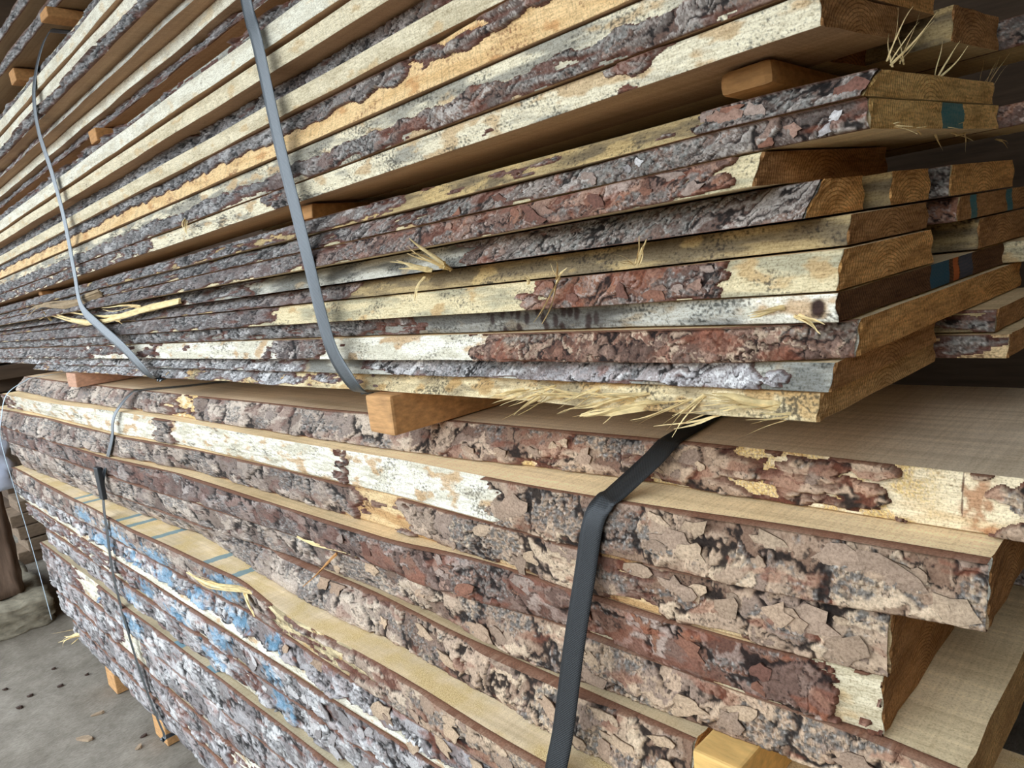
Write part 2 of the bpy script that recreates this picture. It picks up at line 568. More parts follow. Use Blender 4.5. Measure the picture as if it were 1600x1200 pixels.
def make_board(name, label, cat, xl, xr, zt, zb, yt, yb, yback, seed, wood='pale', spk=-.45, alt=0., stain=-.2, saw=0.,
               bark=None, tint=(232, 210, 172), end=None, tilt=0.0, sawn=None, wob=.006, bulge=.003, rough=.0006,
               px=2.1, group=None, paint=(), rmax=44, woodfn=None, pith=None, skew=0.0):
    ztf, zbf, ytf, ybf = fz(zt), fz(zb), fy(yt), fy(yb)
    zm = lambda x: .5 * (ztf(x) + zbf(x))
    xs = columns(xl, xr, zm, lambda x: .5 * (ytf(x) + ybf(x)), px)
    N = len(xs)
    u, v, d = project(xs, ytf(xs), ztf(xs)); u2, v2, d2 = project(xs, ybf(xs), zbf(xs))
    inf = (np.maximum(v, v2) > -40) & (np.minimum(v, v2) < 1240) & (u > -60) & (u < 1660)
    hh = np.abs(v2 - v)[inf].max() if inf.any() else 8
    M = int(np.clip(hh / 2.4, 5, rmax))
    s = np.linspace(0, 1, M + 1)
    Xg, Sg = np.meshgrid(xs, s, indexing='ij')
    wobble = wob * gn(xs / .55 + seed * 3.1, xs * 0 + seed, seed)
    wob2 = wob * .6 * gn(xs / .2 + seed * 1.7, xs * 0 + .5, seed + 1)
    yt_, yb_ = ytf(xs) + wobble, ybf(xs) + wobble + wob2
    Zt, Zb = ztf(xs) - .0018, zbf(xs) + .0018
    Zg = Zt[:, None] + (Zb - Zt)[:, None] * Sg
    Yg = yt_[:, None] + (yb_ - yt_)[:, None] * Sg - bulge * 4 * Sg * (1 - Sg)
    Xm, Zm = Xg * S, Zg * S
    org = np.array(W(xr, float(ytf(xr)), float(zbf(xr))))
    # --- wood front
    if woodfn:
        cw, n2 = woodfn(Xg, Xm, Zm, Sg, seed)
    else:
        cw, n2 = wood_front(Xm, Zm, wood, seed, spk, alt, stain, saw)
    edge = np.minimum(1, np.minimum(Sg, 1 - Sg) * 6)
    dsp = rough * (fbm(Xm / .02, Zm / .008, seed + 30, 4) + .5 * n2) * edge
    K = [0, .012, .06, .18, .42, .7, 1.0]
    K = np.array(K)
    nk = len(K)
    idx = -np.ones((N, M + 1, nk), np.int64)
    bmask = np.zeros(idx.shape, bool)
    bmask[:, :, 0] = True; bmask[:, :, -1] = True; bmask[:, 0, :] = True; bmask[:, -1, :] = True; bmask[0] = True; bmask[-1] = True
    idx[bmask] = np.arange(bmask.sum())
    I, J, Kk = np.nonzero(bmask)
    yf = (Yg - dsp / S)[I, J]
    fr = K[Kk]
    ybk = yback + .02 * np.sin(xs * 2.1 + seed)[I]
    y = yf + (ybk - yf) * fr
    z = Zg[I, J] + tilt * (y - 0.0)
    x = xs[I] + skew * (y - ytf(xr))
    V = np.stack([x * S, y * S, z * S + H], -1) - org
    endv = (I == 0) | (I == N - 1)
    V[:, 0] += np.where(endv, .0012 * np.sin(J * 12.9 + Kk * 78.2 + seed), 0)
    colv = cw[I, J]

    def quads(a, b, c, dd):
        return np.stack([a.ravel(), b.ravel(), c.ravel(), dd.ravel()], -1)
    F = []; MI = []
    g = idx[:, :, 0]; F.append(quads(g[:-1, :-1], g[:-1, 1:], g[1:, 1:], g[1:, :-1])); MI.append(0)
    g = idx[:, :, -1]; F.append(quads(g[:-1, :-1], g[1:, :-1], g[1:, 1:], g[:-1, 1:])); MI.append(0)
    g = idx[:, 0, :]; F.append(quads(g[:-1, :-1], g[1:, :-1], g[1:, 1:], g[:-1, 1:])); MI.append(1)
    g = idx[:, -1, :]; F.append(quads(g[:-1, :-1], g[:-1, 1:], g[1:, 1:], g[1:, :-1])); MI.append(1)
    g = idx[-1]; F.append(quads(g[:-1, :-1], g[1:, :-1], g[1:, 1:], g[:-1, 1:])); MI.append(2)
    g = idx[0]; F.append(quads(g[:-1, :-1], g[:-1, 1:], g[1:, 1:], g[1:, :-1])); MI.append(2)
    mi = np.concatenate([np.full(len(f), k) for f, k in zip(F, MI)])
    sm = np.concatenate([np.full(len(f), k == 0) for f, k in zip(F, MI)])
    F = np.concatenate(F)
    pc = pith if pith else ((yb_[-1] + yback) * .5, zbf(xr) - .03)
    uv = np.stack([(y - pc[0]) * S, (z - pc[1]) * S], -1)
    o = mesh_obj(name, V, F, [M_EDGE, sawn or M_SAWN, end or M_END], None, tuple(org), sm, mi, colv, uv)
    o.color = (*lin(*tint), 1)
    tag(o, label, cat, group)
    # --- bark
    if bark:
        st = dict(style='plate', pal='warm', h=.008, cs=1.0, amp=.55, lowgap=0.0, topgap=0.0)
        st.update(bark)
        pts = sorted((XU(a), b) for a, b in st['iv'])
        cov = np.interp(Xg + .06 * fbm(Xm / .05, Zm / .02, seed + 40, 3), [p[0] for p in pts], [p[1] for p in pts])
        mk = cov + st['amp'] * fbm(Xm / .11, Zm / .018, seed + 41, 4)
        if st['lowgap']:
            mk = mk - st['lowgap'] * ss(.72, 1.0, Sg) * ss(-.1, .4, gn(Xm / .12, Zm * 0, seed + 43) + .15)
        if 'band' in st:
            b0, b1 = st['band']
            sj = Sg + .16 * fbm(Xm / .06, Zm * 0 + .3, seed + 45, 4)
            mk = np.where(True, mk - 2.5 * ss(b1 - .03, b1 + .10, sj) - 2.5 * ss(b0 + .03, b0 - .10, sj), mk)
        if st['topgap']:
            mk = mk - st['topgap'] * ss(.5, .1, Sg)
        R = M + 2
        hx, hc = bark_fields(Xm, Zm + seed * .37, st, seed + 50, st['cs'])
        thick = st['h'] * (.30 + .85 * hx) * (.4 + .6 * ss(0, .22, mk))
        thick = thick * (.72 + .28 * np.minimum(1, (1 - Sg) * 9)); thick = np.maximum(thick, st['h'] * st.get('rimk', 1.15) * ss(.10, .0, Sg) * ss(0, .2, mk) * (.35 + .65 * ss(-.35, .15, gn(Xm / .35, Xm * 0 + .4, seed + 72))))
        gl = ss(XU(950), XU(380), Xg) * st.get('greyl', .8)
        lum = (hc @ np.array([.3, .55, .15]))[..., None]
        hc = hc * (1 - gl[..., None]) + lum * np.array([1.02, .99, .96]) * gl[..., None]
        rim = lin(124, 84, 62)
        hc = mix(hc, lin(104, 60, 44), ss(.22, .04, mk) * .75)
        for (pu, pz, ru, rz) in paint:
            xa, xb = XU(pu - ru), XU(pu + ru)
            dd = np.hypot((Xg - (xa + xb) / 2) / ((xb - xa) / 2), (Zg - pz) / rz)
            am = ss(.95, .4, dd + .9 * fbm(Xm / .022, Zm / .022, seed + 60, 4) + .25 * (fine_ := fbm(Xm / .006, Zm / .006, seed + 61, 2)))
            hc = mix(hc, BLUE * (.75 + .5 * hx)[..., None].clip(.6, 1.2), am * .62)
        SURF[o.name] = (xs, Yg, Zg, mk, thick, org, st)
        # grid with returning rims at the sawn faces
        ext = lambda a: np.concatenate([a[:, :1], a, a[:, -1:]], 1)
        Sx, Yx, Zx, mx, tx, cx = ext(Sg), ext(Yg), ext(Zg), ext(mk), ext(thick), ext(hc)
        jag = .15 * gn(Xm[:, :1] / .01, Xm[:, :1] * 0, seed + 70)
        tx = tx.copy(); cx = cx.copy()
        tx[:, 0] = -.0005; tx[:, -1] = -.0005
        cx[:, 0] = rim; cx[:, -1] = rim * .8
        cx[:, 1] = mix(cx[:, 1], rim, .8); cx[:, -2] = mix(cx[:, -2], rim * .8, .6)
        tx = np.where(mx <= 0, .0002, tx)
        Yb_ = Yx - tx / S - .0002
        Zo = Zx + tilt * Yx
        vid = np.arange(N * (M + 3)).reshape(N, M + 3)
        keep = (mx[:-1, :-1] > 0) | (mx[1:, :-1] > 0) | (mx[:-1, 1:] > 0) | (mx[1:, 1:] > 0)
        colk = keep.any(1)
        # separate patches along the board become separate pieces of bark
        segs = []; a0 = None
        for i in range(len(colk) + 1):
            on = i < len(colk) and colk[i]
            if on and a0 is None: a0 = i
            if not on and a0 is not None:
                segs.append((a0, i)); a0 = None
        VV = np.stack([(Xg[:, :1] + 0 * Yb_ + skew * (Yx - ytf(xr))) * S, Yb_ * S, Zo * S + H], -1) - org
        VV = VV.reshape(-1, 3); CC = cx.reshape(-1, 3)
        for a, b in segs:
            kk = keep[a:b]
            if kk.sum() < 12: continue
            q = np.stack([vid[a:b, :-1], vid[a:b, 1:], vid[a + 1:b + 1, 1:], vid[a + 1:b + 1, :-1]], -1)[kk]
            us, inv = np.unique(q.ravel(), return_inverse=True)
            bo = mesh_obj('bark', VV[us], inv.reshape(-1, 4), [M_BARK], o, (0, 0, 0), True, None, CC[us])
            BARK_N[0] += 1
    return o


# ------------------------------------------------------------------ the shed around the piles, and added light blockers
def plane_box(name, x0, x1, y0, y1, z0, z1, mat, kind='structure'):
    bm = box_bm(x0, x1, y0, y1, z0, z1, 0, 0)
    o = bm_obj(name, bm, [mat])
    tag(o, kind=kind)
    return o


def mat_floor():
    mt, nt, pb = new_mat('dusty_concrete')
    n = noise(nt, coords(nt, (9, 9, 9)), 1.0, 6, 0.65)
    n2 = noise(nt, coords(nt, (160, 45, 60), (0, 0, 0.6)), 1.0, 4, 0.6)
    n3 = noise(nt, coords(nt, (1.3, 1.3, 1.3)), 1.0, 3, 0.5)
    c = ramp(nt, n, [(0.3, tuple(lin(116, 107, 95))), (0.7, tuple(lin(152, 143, 130)))])
    c2 = ramp(nt, n2, [(0.3, (0.74, 0.72, 0.70)), (0.6, (1.05, 1.05, 1.05))])
    c3 = ramp(nt, n3, [(0.35, (0.85, 0.83, 0.8)), (0.65, (1.08, 1.08, 1.08))])
    lk(nt, mulc(nt, mulc(nt, c, c2), c3), pb.inputs['Base Color'])
    pb.inputs['Roughness'].default_value = 0.9
    a = nd(nt, 'ShaderNodeMath', operation='ADD'); lk(nt, n, a.inputs[0]); lk(nt, n2, a.inputs[1])
    bump(nt, pb, a.outputs[0], 0.004, 0.8)
    return mt


M_FLOOR = mat_floor()
M_WALL = mat_plain('shed_boarding', lin(92, 74, 58), 0.85, 0.3, (3, 3, 30), 0.002)
plane_box('floor', -14, 6, -9, 6, -.2, 0, M_FLOOR)
plane_box('ceiling', -14, 4, -2.4, 6, 3.6, 3.75, M_WALL)
plane_box('wall_back', -14, 4, 2.6, 2.75, 0, 3.6, M_WALL)
plane_box('light_blocker_right', 1.7, 1.85, -2.4, 2.6, 0, 3.6, M_WALL)  # unseen, added to keep light off the near board ends
plane_box('light_blocker_front', .9, 1.7, -2.4, -2.25, 0, 3.6, M_WALL)  # unseen, added to shade the near ends and bounce warm light
plane_box('light_blocker_yard', -14, 6, -7.5, -7.2, 0, 2.3, M_WALL)  # unseen, added to block the low sky so light falls from higher
M_FAR = mat_plain('far_wall', lin(70, 84, 104), 0.9, 0.25, (2, 2, 6), 0.002)
plane_box('wall_left', -11.2, -11, -.6, 2.6, 0, 3.6, M_FAR)

# ------------------------------------------------------------------ lower pile
PIL = 'waney boards of the lower pile'
Lc = dict(name='waney_board', cat='board', group=PIL, wob=.004)
PLW = dict(style='plate', pal='warm', h=.014, lich=-.04, cs=1.45, greyl=.45, fiss=-.06)


def lower(label, xl, xr, z0, z1, yt, yb, yback, seed, **k):
    a = dict(Lc); a.update(k)
    if a.get('bark'):
        b = dict(PLW); b.update(a['bark']); b['lich'] = b['lich'] - .08; a['bark'] = b
    return make_board(label=label, xl=xl, xr=xr, zt=(z0, 0), zb=(z1, 0), yt=yt, yb=yb, yback=yback, seed=seed, **a)


def l1_wood(Xg, Xm, Zm, Sg, seed):
    c, n = wood_front(Xm, Zm, 'cream', seed, -.8, -.3, -.35, 0)
    gr = gn(Xm / .003, Zm / .0025, seed + 3) + .5 * gn(Xm / .0015, Zm / .0015, seed + 4)
    dust = ss(XU(1440), XU(1330), Xg) * ss(-.1, .3, fbm(Xm / .05, Zm / .03, seed + 8, 3) + .25)
    c = mix(c, lin(206, 162, 88), dust * ss(-.6, .3, gr))
    c = mix(c, lin(250, 226, 160), dust * ss(.1, .6, gr))
    c = mix(c, lin(128, 76, 40), dust * ss(-.2, -.6, gr) * .7)
    d = np.hypot((Xg - XU(1475)) / .022, (Sg - .45) / .5)
    st = ss(1.1, .3, d + .7 * fbm(Xm / .012, Zm / .012, seed + 9, 4))
    c = mix(c, lin(168, 104, 58), st * .75)
    ln = np.abs(Xg - XU(1447) - .004 * Sg) < .0012
    c = mix(c, lin(84, 48, 30), (ln & (Sg < .75)) * .8)
    return c, n


lower('topmost waney board of the lower pile, broad grey face under the upper pile', -5.55, .10, -.375, -.459,
      [(-4.5, .06), (-3.4, .08), (-2, .123), (-.7, .187), (-.2, .18), (.1, .18)],
      [(-5, .0), (-4.5, -.01), (-3.4, .043), (-2.2, .07), (-1.5, .098), (-.9, .15), (-.2, .156), (.1, .156)], .80, 101,
      woodfn=l1_wood, tint=(226, 206, 178), bulge=.006,
      bark=dict(iv=[(-200, .9), (160, .9), (235, .3), (260, -.3), (285, .6), (620, .9), (690, .35), (900, .5), (1060, .35), (1110, -.05), (1230, .1), (1262, .5), (1300, .5), (1312, -.9), (1520, -.9), (1532, .6), (1700, .7)],
                pal='warm', lowgap=.5, redder=.05, lich=-.02, amp=.45))
lower('second waney board of the lower pile, sawn top ledge and white debarked left half', -5.55, -.225, -.46, -.559,
      [(-5.6, -.09), (-4.5, -.078), (-3.44, -.004), (-2.7, .018), (-2.2, .018), (-1.5, .043), (-1.06, .034), (-.74, .048), (-.5, .07), (-.2, .082)],
      [(-5.6, -.06), (-4.6, -.038), (-3.5, -.028), (-2.8, .022), (-2.2, .027), (-1.5, .03), (-.9, .007), (-.5, .02), (-.22, .062)], .30, 202,
      wood='white', spk=-.32, alt=-.15, stain=-.1, rough=.003, tint=(255, 228, 182), end=M_ENDD,
      bark=dict(iv=[(-200, .3), (20, .2), (60, -.5), (225, -.55), (243, .5), (256, .5), (262, -.8), (480, -.75), (505, .2), (518, -.8), (735, -.9), (747, .75), (960, .8), (1600, .9)],
                h=.015, lich=-.02, amp=.42))
lower('third waney board of the lower pile, barked edge below the white debarked board', -5.8, -.345, -.56, -.659,
      [(-6, -.12), (-4.6, -.05), (-3.5, -.04), (-2.8, .012), (-2.2, .03), (-1.5, .034), (-.9, .012), (-.32, .066)],
      [(-6, -.14), (-4.7, -.118), (-3.6, -.053), (-2.8, .03), (-1.9, .036), (-1.3, .034), (-.9, .0185), (-.63, .0185), (-.32, .048)], .42, 303,
      wood='cambium', spk=-.3, tint=(234, 212, 170), end=M_ENDD,
      bark=dict(iv=[(-200, .9), (250, .8), (500, .8), (535, -.2), (590, -.2), (612, .7), (830, .45), (950, .15), (985, .1), (1030, .6), (1700, .9)], lowgap=.8, amp=.4, lich=.0))
lower('fourth waney board of the lower pile, reddish bark and bare pink wood at its end', -5.7, -.355, -.66, -.759,
      [(-5.5, -.12), (-3.6, -.075), (-2.9, -.02), (-1.5, -.012), (-1.3, .02), (-1.1, .028), (-.6, .02), (-.3, .05)],
      [(-5.5, -.12), (-3.6, -.06), (-2, .0), (-1.3, -.004), (-1.1, .028), (-.9, .04), (-.6, .017), (-.35, .043)], .40, 404,
      wood='pale', spk=-.8, stain=.0, tint=(234, 206, 162), end=M_ENDD,
      bark=dict(iv=[(-200, .9), (640, .9), (1180, .8), (1262, .7), (1276, -1.2), (1352, -1.2), (1366, .6), (1600, .6)], pal='red', lowgap=.95, redder=.12, amp=.4, h=.013))
lower('fifth waney board of the lower pile, lichened bark and ridged saw-cut end', -5.55, -.245, -.76, -.859,
      [(-5.5, -.10), (-3.6, -.05), (-2.3, .01), (-1.3, .03), (-.9, .045), (-.35, .045), (-.24, .03)],
      [(-5.5, -.10), (-3.6, -.04), (-2.3, .02), (-1.7, .045), (-1.3, .03), (-1.1, .004), (-.78, .025), (-.5, .04), (-.24, .04)], .75, 505,
      wood='cambium', tint=(230, 208, 168), end=M_ENDR,
      bark=dict(iv=[(-200, .9), (330, .9), (720, .7), (745, .1), (760, .8), (1700, .9)], h=.015, lich=.16, amp=.4, lowgap=.3))
lower('sixth waney board of the lower pile, thick brown inner-bark rim along its top', -5.6, -.652, -.86, -.964,
      [(-5.5, -.06), (-3.6, -.02), (-2.3, .03), (-1.7, .025), (-1.3, .0), (-.9, -.004), (-.6, -.004)],
      [(-5.6, -.03), (-4.9, -.008), (-3.7, .024), (-2.93, .07), (-2.4, .019), (-2, -.014), (-1.64, .0), (-1.14, -.028), (-1.0, -.04), (-.6, -.04)], .4, 606,
      wood='white', spk=-.3, tint=(206, 184, 148),
      bark=dict(iv=[(-200, .9), (1300, .9)], h=.020, lich=.0, amp=.35, pal='warm'))
X7 = -.10
M_STRIPE = mat_sawn(dict(at=[((x - X7) * S, .016) for x in (-4.3, -4.15, -3.62, -3.47, -3.18, -2.68, -2.45)], skew=-.15, col=lin(70, 138, 160)),
                    'blue_striped_face', .9)
M_STRIPE2 = mat_sawn(dict(at=[((x + .30) * S, .03) for x in (-3.05, -2.72)], skew=-.1, col=lin(80, 146, 170)), 'blue_striped_face')
lower('seventh waney board of the lower pile, wide pale sawdusted ledge crossed by blue paint stripes', -5.72, X7, -.965, -1.069,
      [(-5, -.084), (-3.47, -.083), (-3, -.07), (-2.4, -.055), (-2.0, -.10), (-1.66, -.09), (-1.38, -.098), (-1.1, -.115), (-.1, -.12)],
      [(-5, -.10), (-2.4, -.06), (-1.4, -.10), (-.1, -.10)], .4, 707,
      wood='fibre', tint=(238, 216, 180), end=M_ENDR, sawn=M_STRIPE, spk=-.15, rough=.002,
      bark=dict(iv=[(-200, .9), (330, .8), (395, .1), (430, -.2), (540, .0), (600, .2), (640, .6), (1700, .9)], h=.013, pal='warm', lich=.05, amp=.45, redder=.1),
      paint=[(170, -1.04, 25, .05), (225, -1.05, 25, .05), (330, -1.02, 30, .05), (120, -1.03, 14, .04)])
lower('eighth waney board of the lower pile, grey bark splashed with blue paint', -5.7, -.3, -1.07, -1.174,
      [(-5, -.095), (-2.4, -.06), (-1.4, -.09), (-.1, -.09)], -.092, .4, 808, wood='white', tint=(190, 170, 130),
      bark=dict(iv=[(-200, .5), (120, .4), (180, .3), (420, .6), (1700, .9)], h=.015, pal='grey', lich=-.06, cs=1.6, fiss=.25, rimk=.5, greyl=.15, band=(-1, .66), amp=.4),
      paint=[(145, -1.11, 18, .05), (190, -1.13, 16, .05), (240, -1.12, 20, .06), (290, -1.13, 20, .05), (350, -1.11, 18, .04), (405, -1.12, 14, .05)])
lower('ninth waney board of the lower pile, chunky grey bark with white debarked lower edge', -5.5, -.3, -1.175, -1.279,
      -.09, -.086, .4, 909, wood='white', spk=-.3, tint=(190, 170, 130),
      bark=dict(iv=[(-200, .5), (90, .15), (170, .1), (230, .6), (1700, .9)], h=.015, pal='grey', lich=-.02, cs=1.6, fiss=.25, rimk=.5, greyl=.15, lowgap=1.1, amp=.5),
      paint=[(205, -1.23, 14, .05), (255, -1.25, 16, .05), (320, -1.22, 18, .05), (395, -1.22, 14, .05)])
lower('tenth waney board of the lower pile, furrowed bark above a narrow grey ledge', -5.15, -.3, -1.28, -1.399,
      -.085, -.074, .4, 1010, wood='white', tint=(186, 168, 132),
      bark=dict(iv=[(-200, .5), (290, .4), (350, .1), (400, .5), (1700, .9)], h=.016, pal='grey', lich=-.06, cs=1.6, fiss=.25, rimk=.5, greyl=.15, lowgap=1.1, amp=.5),
      paint=[(300, -1.33, 20, .05), (405, -1.3, 18, .08), (170, -1.34, 14, .05)])
lower('eleventh waney board of the lower pile, narrow grey sawn ledge with two blue patches', -5.3, -.3, -1.40, -1.539,
      -.100, -.098, .4, 1111, wood='white', spk=-.2, tint=(186, 172, 144), sawn=M_STRIPE2, rough=.002,
      bark=dict(iv=[(-200, .8), (75, .4), (100, -.6), (118, -.3), (130, .7), (1700, .9)], h=.015, pal='grey', lich=-.04, cs=1.6, fiss=.25, rimk=.5, greyl=.15, amp=.5),
      paint=[(112, -1.46, 10, .06), (172, -1.47, 16, .06)])
lower('twelfth waney board of the lower pile, grey bark with square white bare patch', -5.25, -.3, -1.54, -1.689,
      -.094, -.092, .4, 1212, wood='white', spk=-.25, tint=(186, 172, 144), rough=.002,
      bark=dict(iv=[(-200, .8), (138, .6), (148, -.8), (170, -.8), (182, .6), (1700, .9)], h=.016, pal='grey', lich=-.06, cs=1.6, fiss=.25, rimk=.5, greyl=.15, lowgap=1.1, amp=.45))
lower('thirteenth waney board of the lower pile, bark with bare cream strip along its lower edge', -5.15, -.3, -1.69, -1.834,
      -.092, -.09, .4, 1313, wood='white', tint=(186, 172, 144),
      bark=dict(iv=[(-200, .8), (180, .6), (225, .3), (290, .3), (320, -.3), (420, .2), (1700, .9)], h=.016, pal='grey', lich=-.02, cs=1.6, fiss=.25, rimk=.5, greyl=.15, lowgap=1.1, amp=.5))
lower('bottom waney board of the lower pile, dark furrowed bark just clear of the concrete', -4.95, -.3, -1.835, -1.98,
      -.09, -.075, .4, 1414, wood='white', tint=(186, 172, 144),
      bark=dict(iv=[(-200, .6), (300, .5), (1700, .7)], h=.016, pal='grey', lich=-.02, cs=1.6, fiss=.25, rimk=.5, greyl=.15, lowgap=.9, amp=.4))

# ------------------------------------------------------------------ middle pile, lower layers
MID = 'boards of the upper pile below its spacer gap'
SL = dict(style='slash', pal='dark', h=.0085, cs=1.15, lich=-.04, lowgap=.55)
LIP = .022


def seam(z1, k):          # value at x = -1 -> (value at x = -2, slope)
    return (z1 - k, k)


BS = [seam(.183, .022), seam(.143, .0235), seam(.102, .022), seam(.054, .020), seam(.003, .016), seam(-.039, .0125),
      seam(-.094, .0105), seam(-.137, .011), seam(-.191, .012), seam(-.231, .0115), seam(-.271, .0092)]
XLB = -6.9


SKW = .08


def YB(ya):
    return ya / (1 + .21 * (1 + ya))


def middle(i, label, xr, yt, yb, yback, seed, xl=XLB, **k):
    yback = YB(yback)
    lip = lambda c, d: (c + d) if isinstance(c, (int, float)) else [(x, y + (d if x < -.6 else d * .3)) for x, y in c]
    if i != 6:
        if not isinstance(yt, (int, float)):
            yt = sorted(list(yt) + [(-.75, float(np.interp(-.75, sorted(p[0] for p in yt), [q[1] for q in sorted(yt)])))])
        yt = lip(yt, LIP)
    a = dict(name='waney_board', cat='board', group=MID, wob=.010, bulge=.0025, tilt=.03, skew=SKW, tint=(230, 208, 168))
    a.update(k)
    if a.get('bark'):
        b = dict(SL); b.update(a['bark']); a['bark'] = b
    return make_board(label=label, xl=xl, xr=xr, zt=BS[i], zb=BS[i + 1], yt=yt, yb=yb, yback=yback, seed=seed, **a)


M_ENDT1 = mat_end('end_grain_fresh', lin(250, 210, 138), lin(206, 154, 90))
# teal rectangle on the lower of the two big ends (offset from the pith of that board, metres)
M_ENDT2 = mat_end('end_grain_teal_mark', lin(250, 210, 138), lin(206, 154, 90), [(.022, .088, -.2, .2, TEAL, .85)])
M_ENDT7 = mat_end('end_grain_blue_orange', lin(118, 82, 52), lin(84, 54, 32),
                  [(-.094, -.035, -.2, .2, lin(44, 96, 112), .8), (-.022, -.004, -.2, .2, lin(214, 112, 56), .75), (-.001, .045, -.2, .2, lin(74, 86, 98), .75)])
middle(0, 'top barked board under the spacer gap, big square end with arched growth rings', -.352,
       [(-1, .02), (-.5, .05), (-.34, .105)], [(-1, .01), (-.5, .02), (-.34, .05)], .71, 21, end=M_ENDT1, pith=(.27, .13),
       wood='olive', alt=-.1, spk=-.35, stain=.1,
       bark=dict(amp=.7, iv=[(-200, .4), (300, .4), (420, .4), (470, .2), (510, .6), (620, .5), (680, -.3), (820, -.4), (870, -.1), (900, -.8), (1080, -.8), (1105, .5), (1400, .9)], lich=.05, h=.010))
middle(1, 'barked board with a teal paint rectangle on its rough sawn end', -.352,
       [(-1, .012), (-.5, .015), (-.34, .048)], [(-1, .0), (-.5, .02), (-.34, .055)], .73, 22, end=M_ENDT2, pith=(.27, .14),
       wood='yellow', spk=-.3, bark=dict(amp=.7, iv=[(-200, .4), (640, .5), (690, .1), (730, .7), (1400, .9)], h=.0105, pal='dark', lich=.04, redder=.05))
middle(2, 'short barked board ending back from the board above, pale square cut end corner', -.478,
       -.02, -.025, .53, 23, end=M_ENDD, wood='yellow', spk=-.2,
       bark=dict(amp=.65, iv=[(-200, .4), (430, .5), (600, .4), (760, .6), (1120, .6), (1143, .5), (1150, -.9), (1300, -.9)], h=.0095, pal='red', redder=.18))
middle(3, 'barked board with slanting bark end, fourth below the spacer gap', -.42,
       [(-1, .02), (-.41, .055)], [(-1, .0), (-.41, .004)], .255, 24, end=M_END, wood='grey', spk=-.2,
       bark=dict(amp=.65, iv=[(-200, .35), (380, .4), (425, .1), (440, -.8), (700, -.7), (770, .4), (860, .7), (1400, .8)], h=.009, pal='dark', lowgap=.4))
middle(4, 'weathered brown board with bare smooth edge, tufts of torn fibre along it', -.385,
       [(-1, .02), (-.37, .055)], [(-1, .01), (-.37, .045)], .45, 25, end=M_ENDD, wood='olive', alt=.05, spk=-.25,
       bark=dict(amp=.7, iv=[(-200, .3), (440, .4), (520, .5), (560, .4), (585, -.8), (690, -.7), (1400, -.9)], h=.008, pal='red'))
middle(5, 'board with long red bark patch ending in pale bare wood', -.382,
       [(-1, .0), (-.38, .012)], [(-1, -.004), (-.38, -.006)], .425, 26, end=M_END, wood='yellow', alt=-.1, spk=-.32,
       bark=dict(iv=[(-200, .3), (400, .4), (440, .2), (460, -.7), (845, -.6), (865, .6), (1130, .6), (1165, -.5), (1400, -.9)], h=.0095, pal='red', redder=.22, amp=.42))


def b7_wood(Xg, Xm, Zm, Sg, seed):
    c, n = wood_front(Xm, Zm, 'grey', seed, -.05, -.05, -.2, 0)
    a = ss(XU(1150), XU(1190), Xg)
    w2, n2_ = wood_front(Xm, Zm, 'white', seed + 3, -.35, -.3, -.1, 0)
    c = mix(c, w2, a)
    kd = np.hypot((Xg - XU(1284)) / .012, (Sg - .5) / .35)
    c = mix(c, lin(60, 40, 32), ss(1.1, .5, kd + .3 * n))
    f1, f2, idv = voro(Xm / .016, Zm / .03, seed + 4)
    c = mix(c, lin(84, 78, 72), ss(XU(1010), XU(940), Xg) * .55)
    sp = ss(.42, .2, f1) * ss(XU(740), XU(770), Xg) * ss(XU(960), XU(930), Xg)
    c = mix(c, lin(52, 34, 28), sp * .9)
    return c, n


middle(6, 'recessed dark board with a row of dark knots and a torn white end', -.385,
       [(-3, .02), (-1.3, .035), (-.7, .02), (-.45, .0), (-.38, .002)], [(-3, .02), (-1.3, .035), (-.7, .018), (-.45, -.002), (-.38, -.002)], .94, 27, end=M_ENDT7,
       pith=(.46, .1), woodfn=b7_wood, rough=.0015,
       bark=dict(amp=.65, iv=[(-200, .4), (390, .4), (560, .4), (640, .1), (690, -.5), (1400, -.9)], h=.008, pal='dark'))
middle(7, 'board of rough brown bark with pale left stretch, end with fine rings turned up', -.372,
       [(-3, .0), (-1, -.004), (-.5, .004), (-.36, .05)], [(-3, -.005), (-1, -.008), (-.5, -.005), (-.36, .04)], 1.06, 28, end=M_END, pith=(.62, -.26),
       wood='white', alt=.05, spk=-.2, stain=-.12,
       bark=dict(iv=[(-200, .5), (130, .4), (190, .0), (235, -.3), (250, .3), (262, -.5), (300, -.4), (430, -.4), (448, .5), (515, .5), (535, -.3), (560, -.9), (752, -.9), (766, .8), (1400, .9)], style='rough', h=.011, pal='rough', lich=-.1, redder=.0))
middle(8, 'slashed grey bark board second from the bottom of the upper pile', -.392,
       [(-1, .018), (-.39, .0)], [(-1, .012), (-.39, -.012)], .47, 29, end=M_ENDD, wood='grey', spk=-.2,
       bark=dict(amp=.65, iv=[(-200, .4), (470, .4), (488, -.6), (500, -.7), (540, -.6), (600, .3), (650, .6), (1190, .6), (1205, -.7), (1400, -.9)], h=.009, pal='grey', lich=-.1, shear=1.6))
middle(9, 'bottom board of the upper pile, torn fibrous edge resting on the bearers', -.408,
       [(-1, .01), (-.4, -.016)], [(-1, -.004), (-.4, -.026)], .55, 30, xl=-5.0, end=M_ENDR, wood='fibre', alt=-.05, spk=-.15, stain=0., rough=.003,
       bark=dict(amp=.65, iv=[(-200, .4), (250, .4), (430, .2), (520, -.1), (640, -.3), (700, -.8), (1400, -.9)], h=.005, pal='grey', lich=.0))

# ------------------------------------------------------------------ middle pile, above the spacer gap
UP = 'boards of the upper pile above its spacer gap'


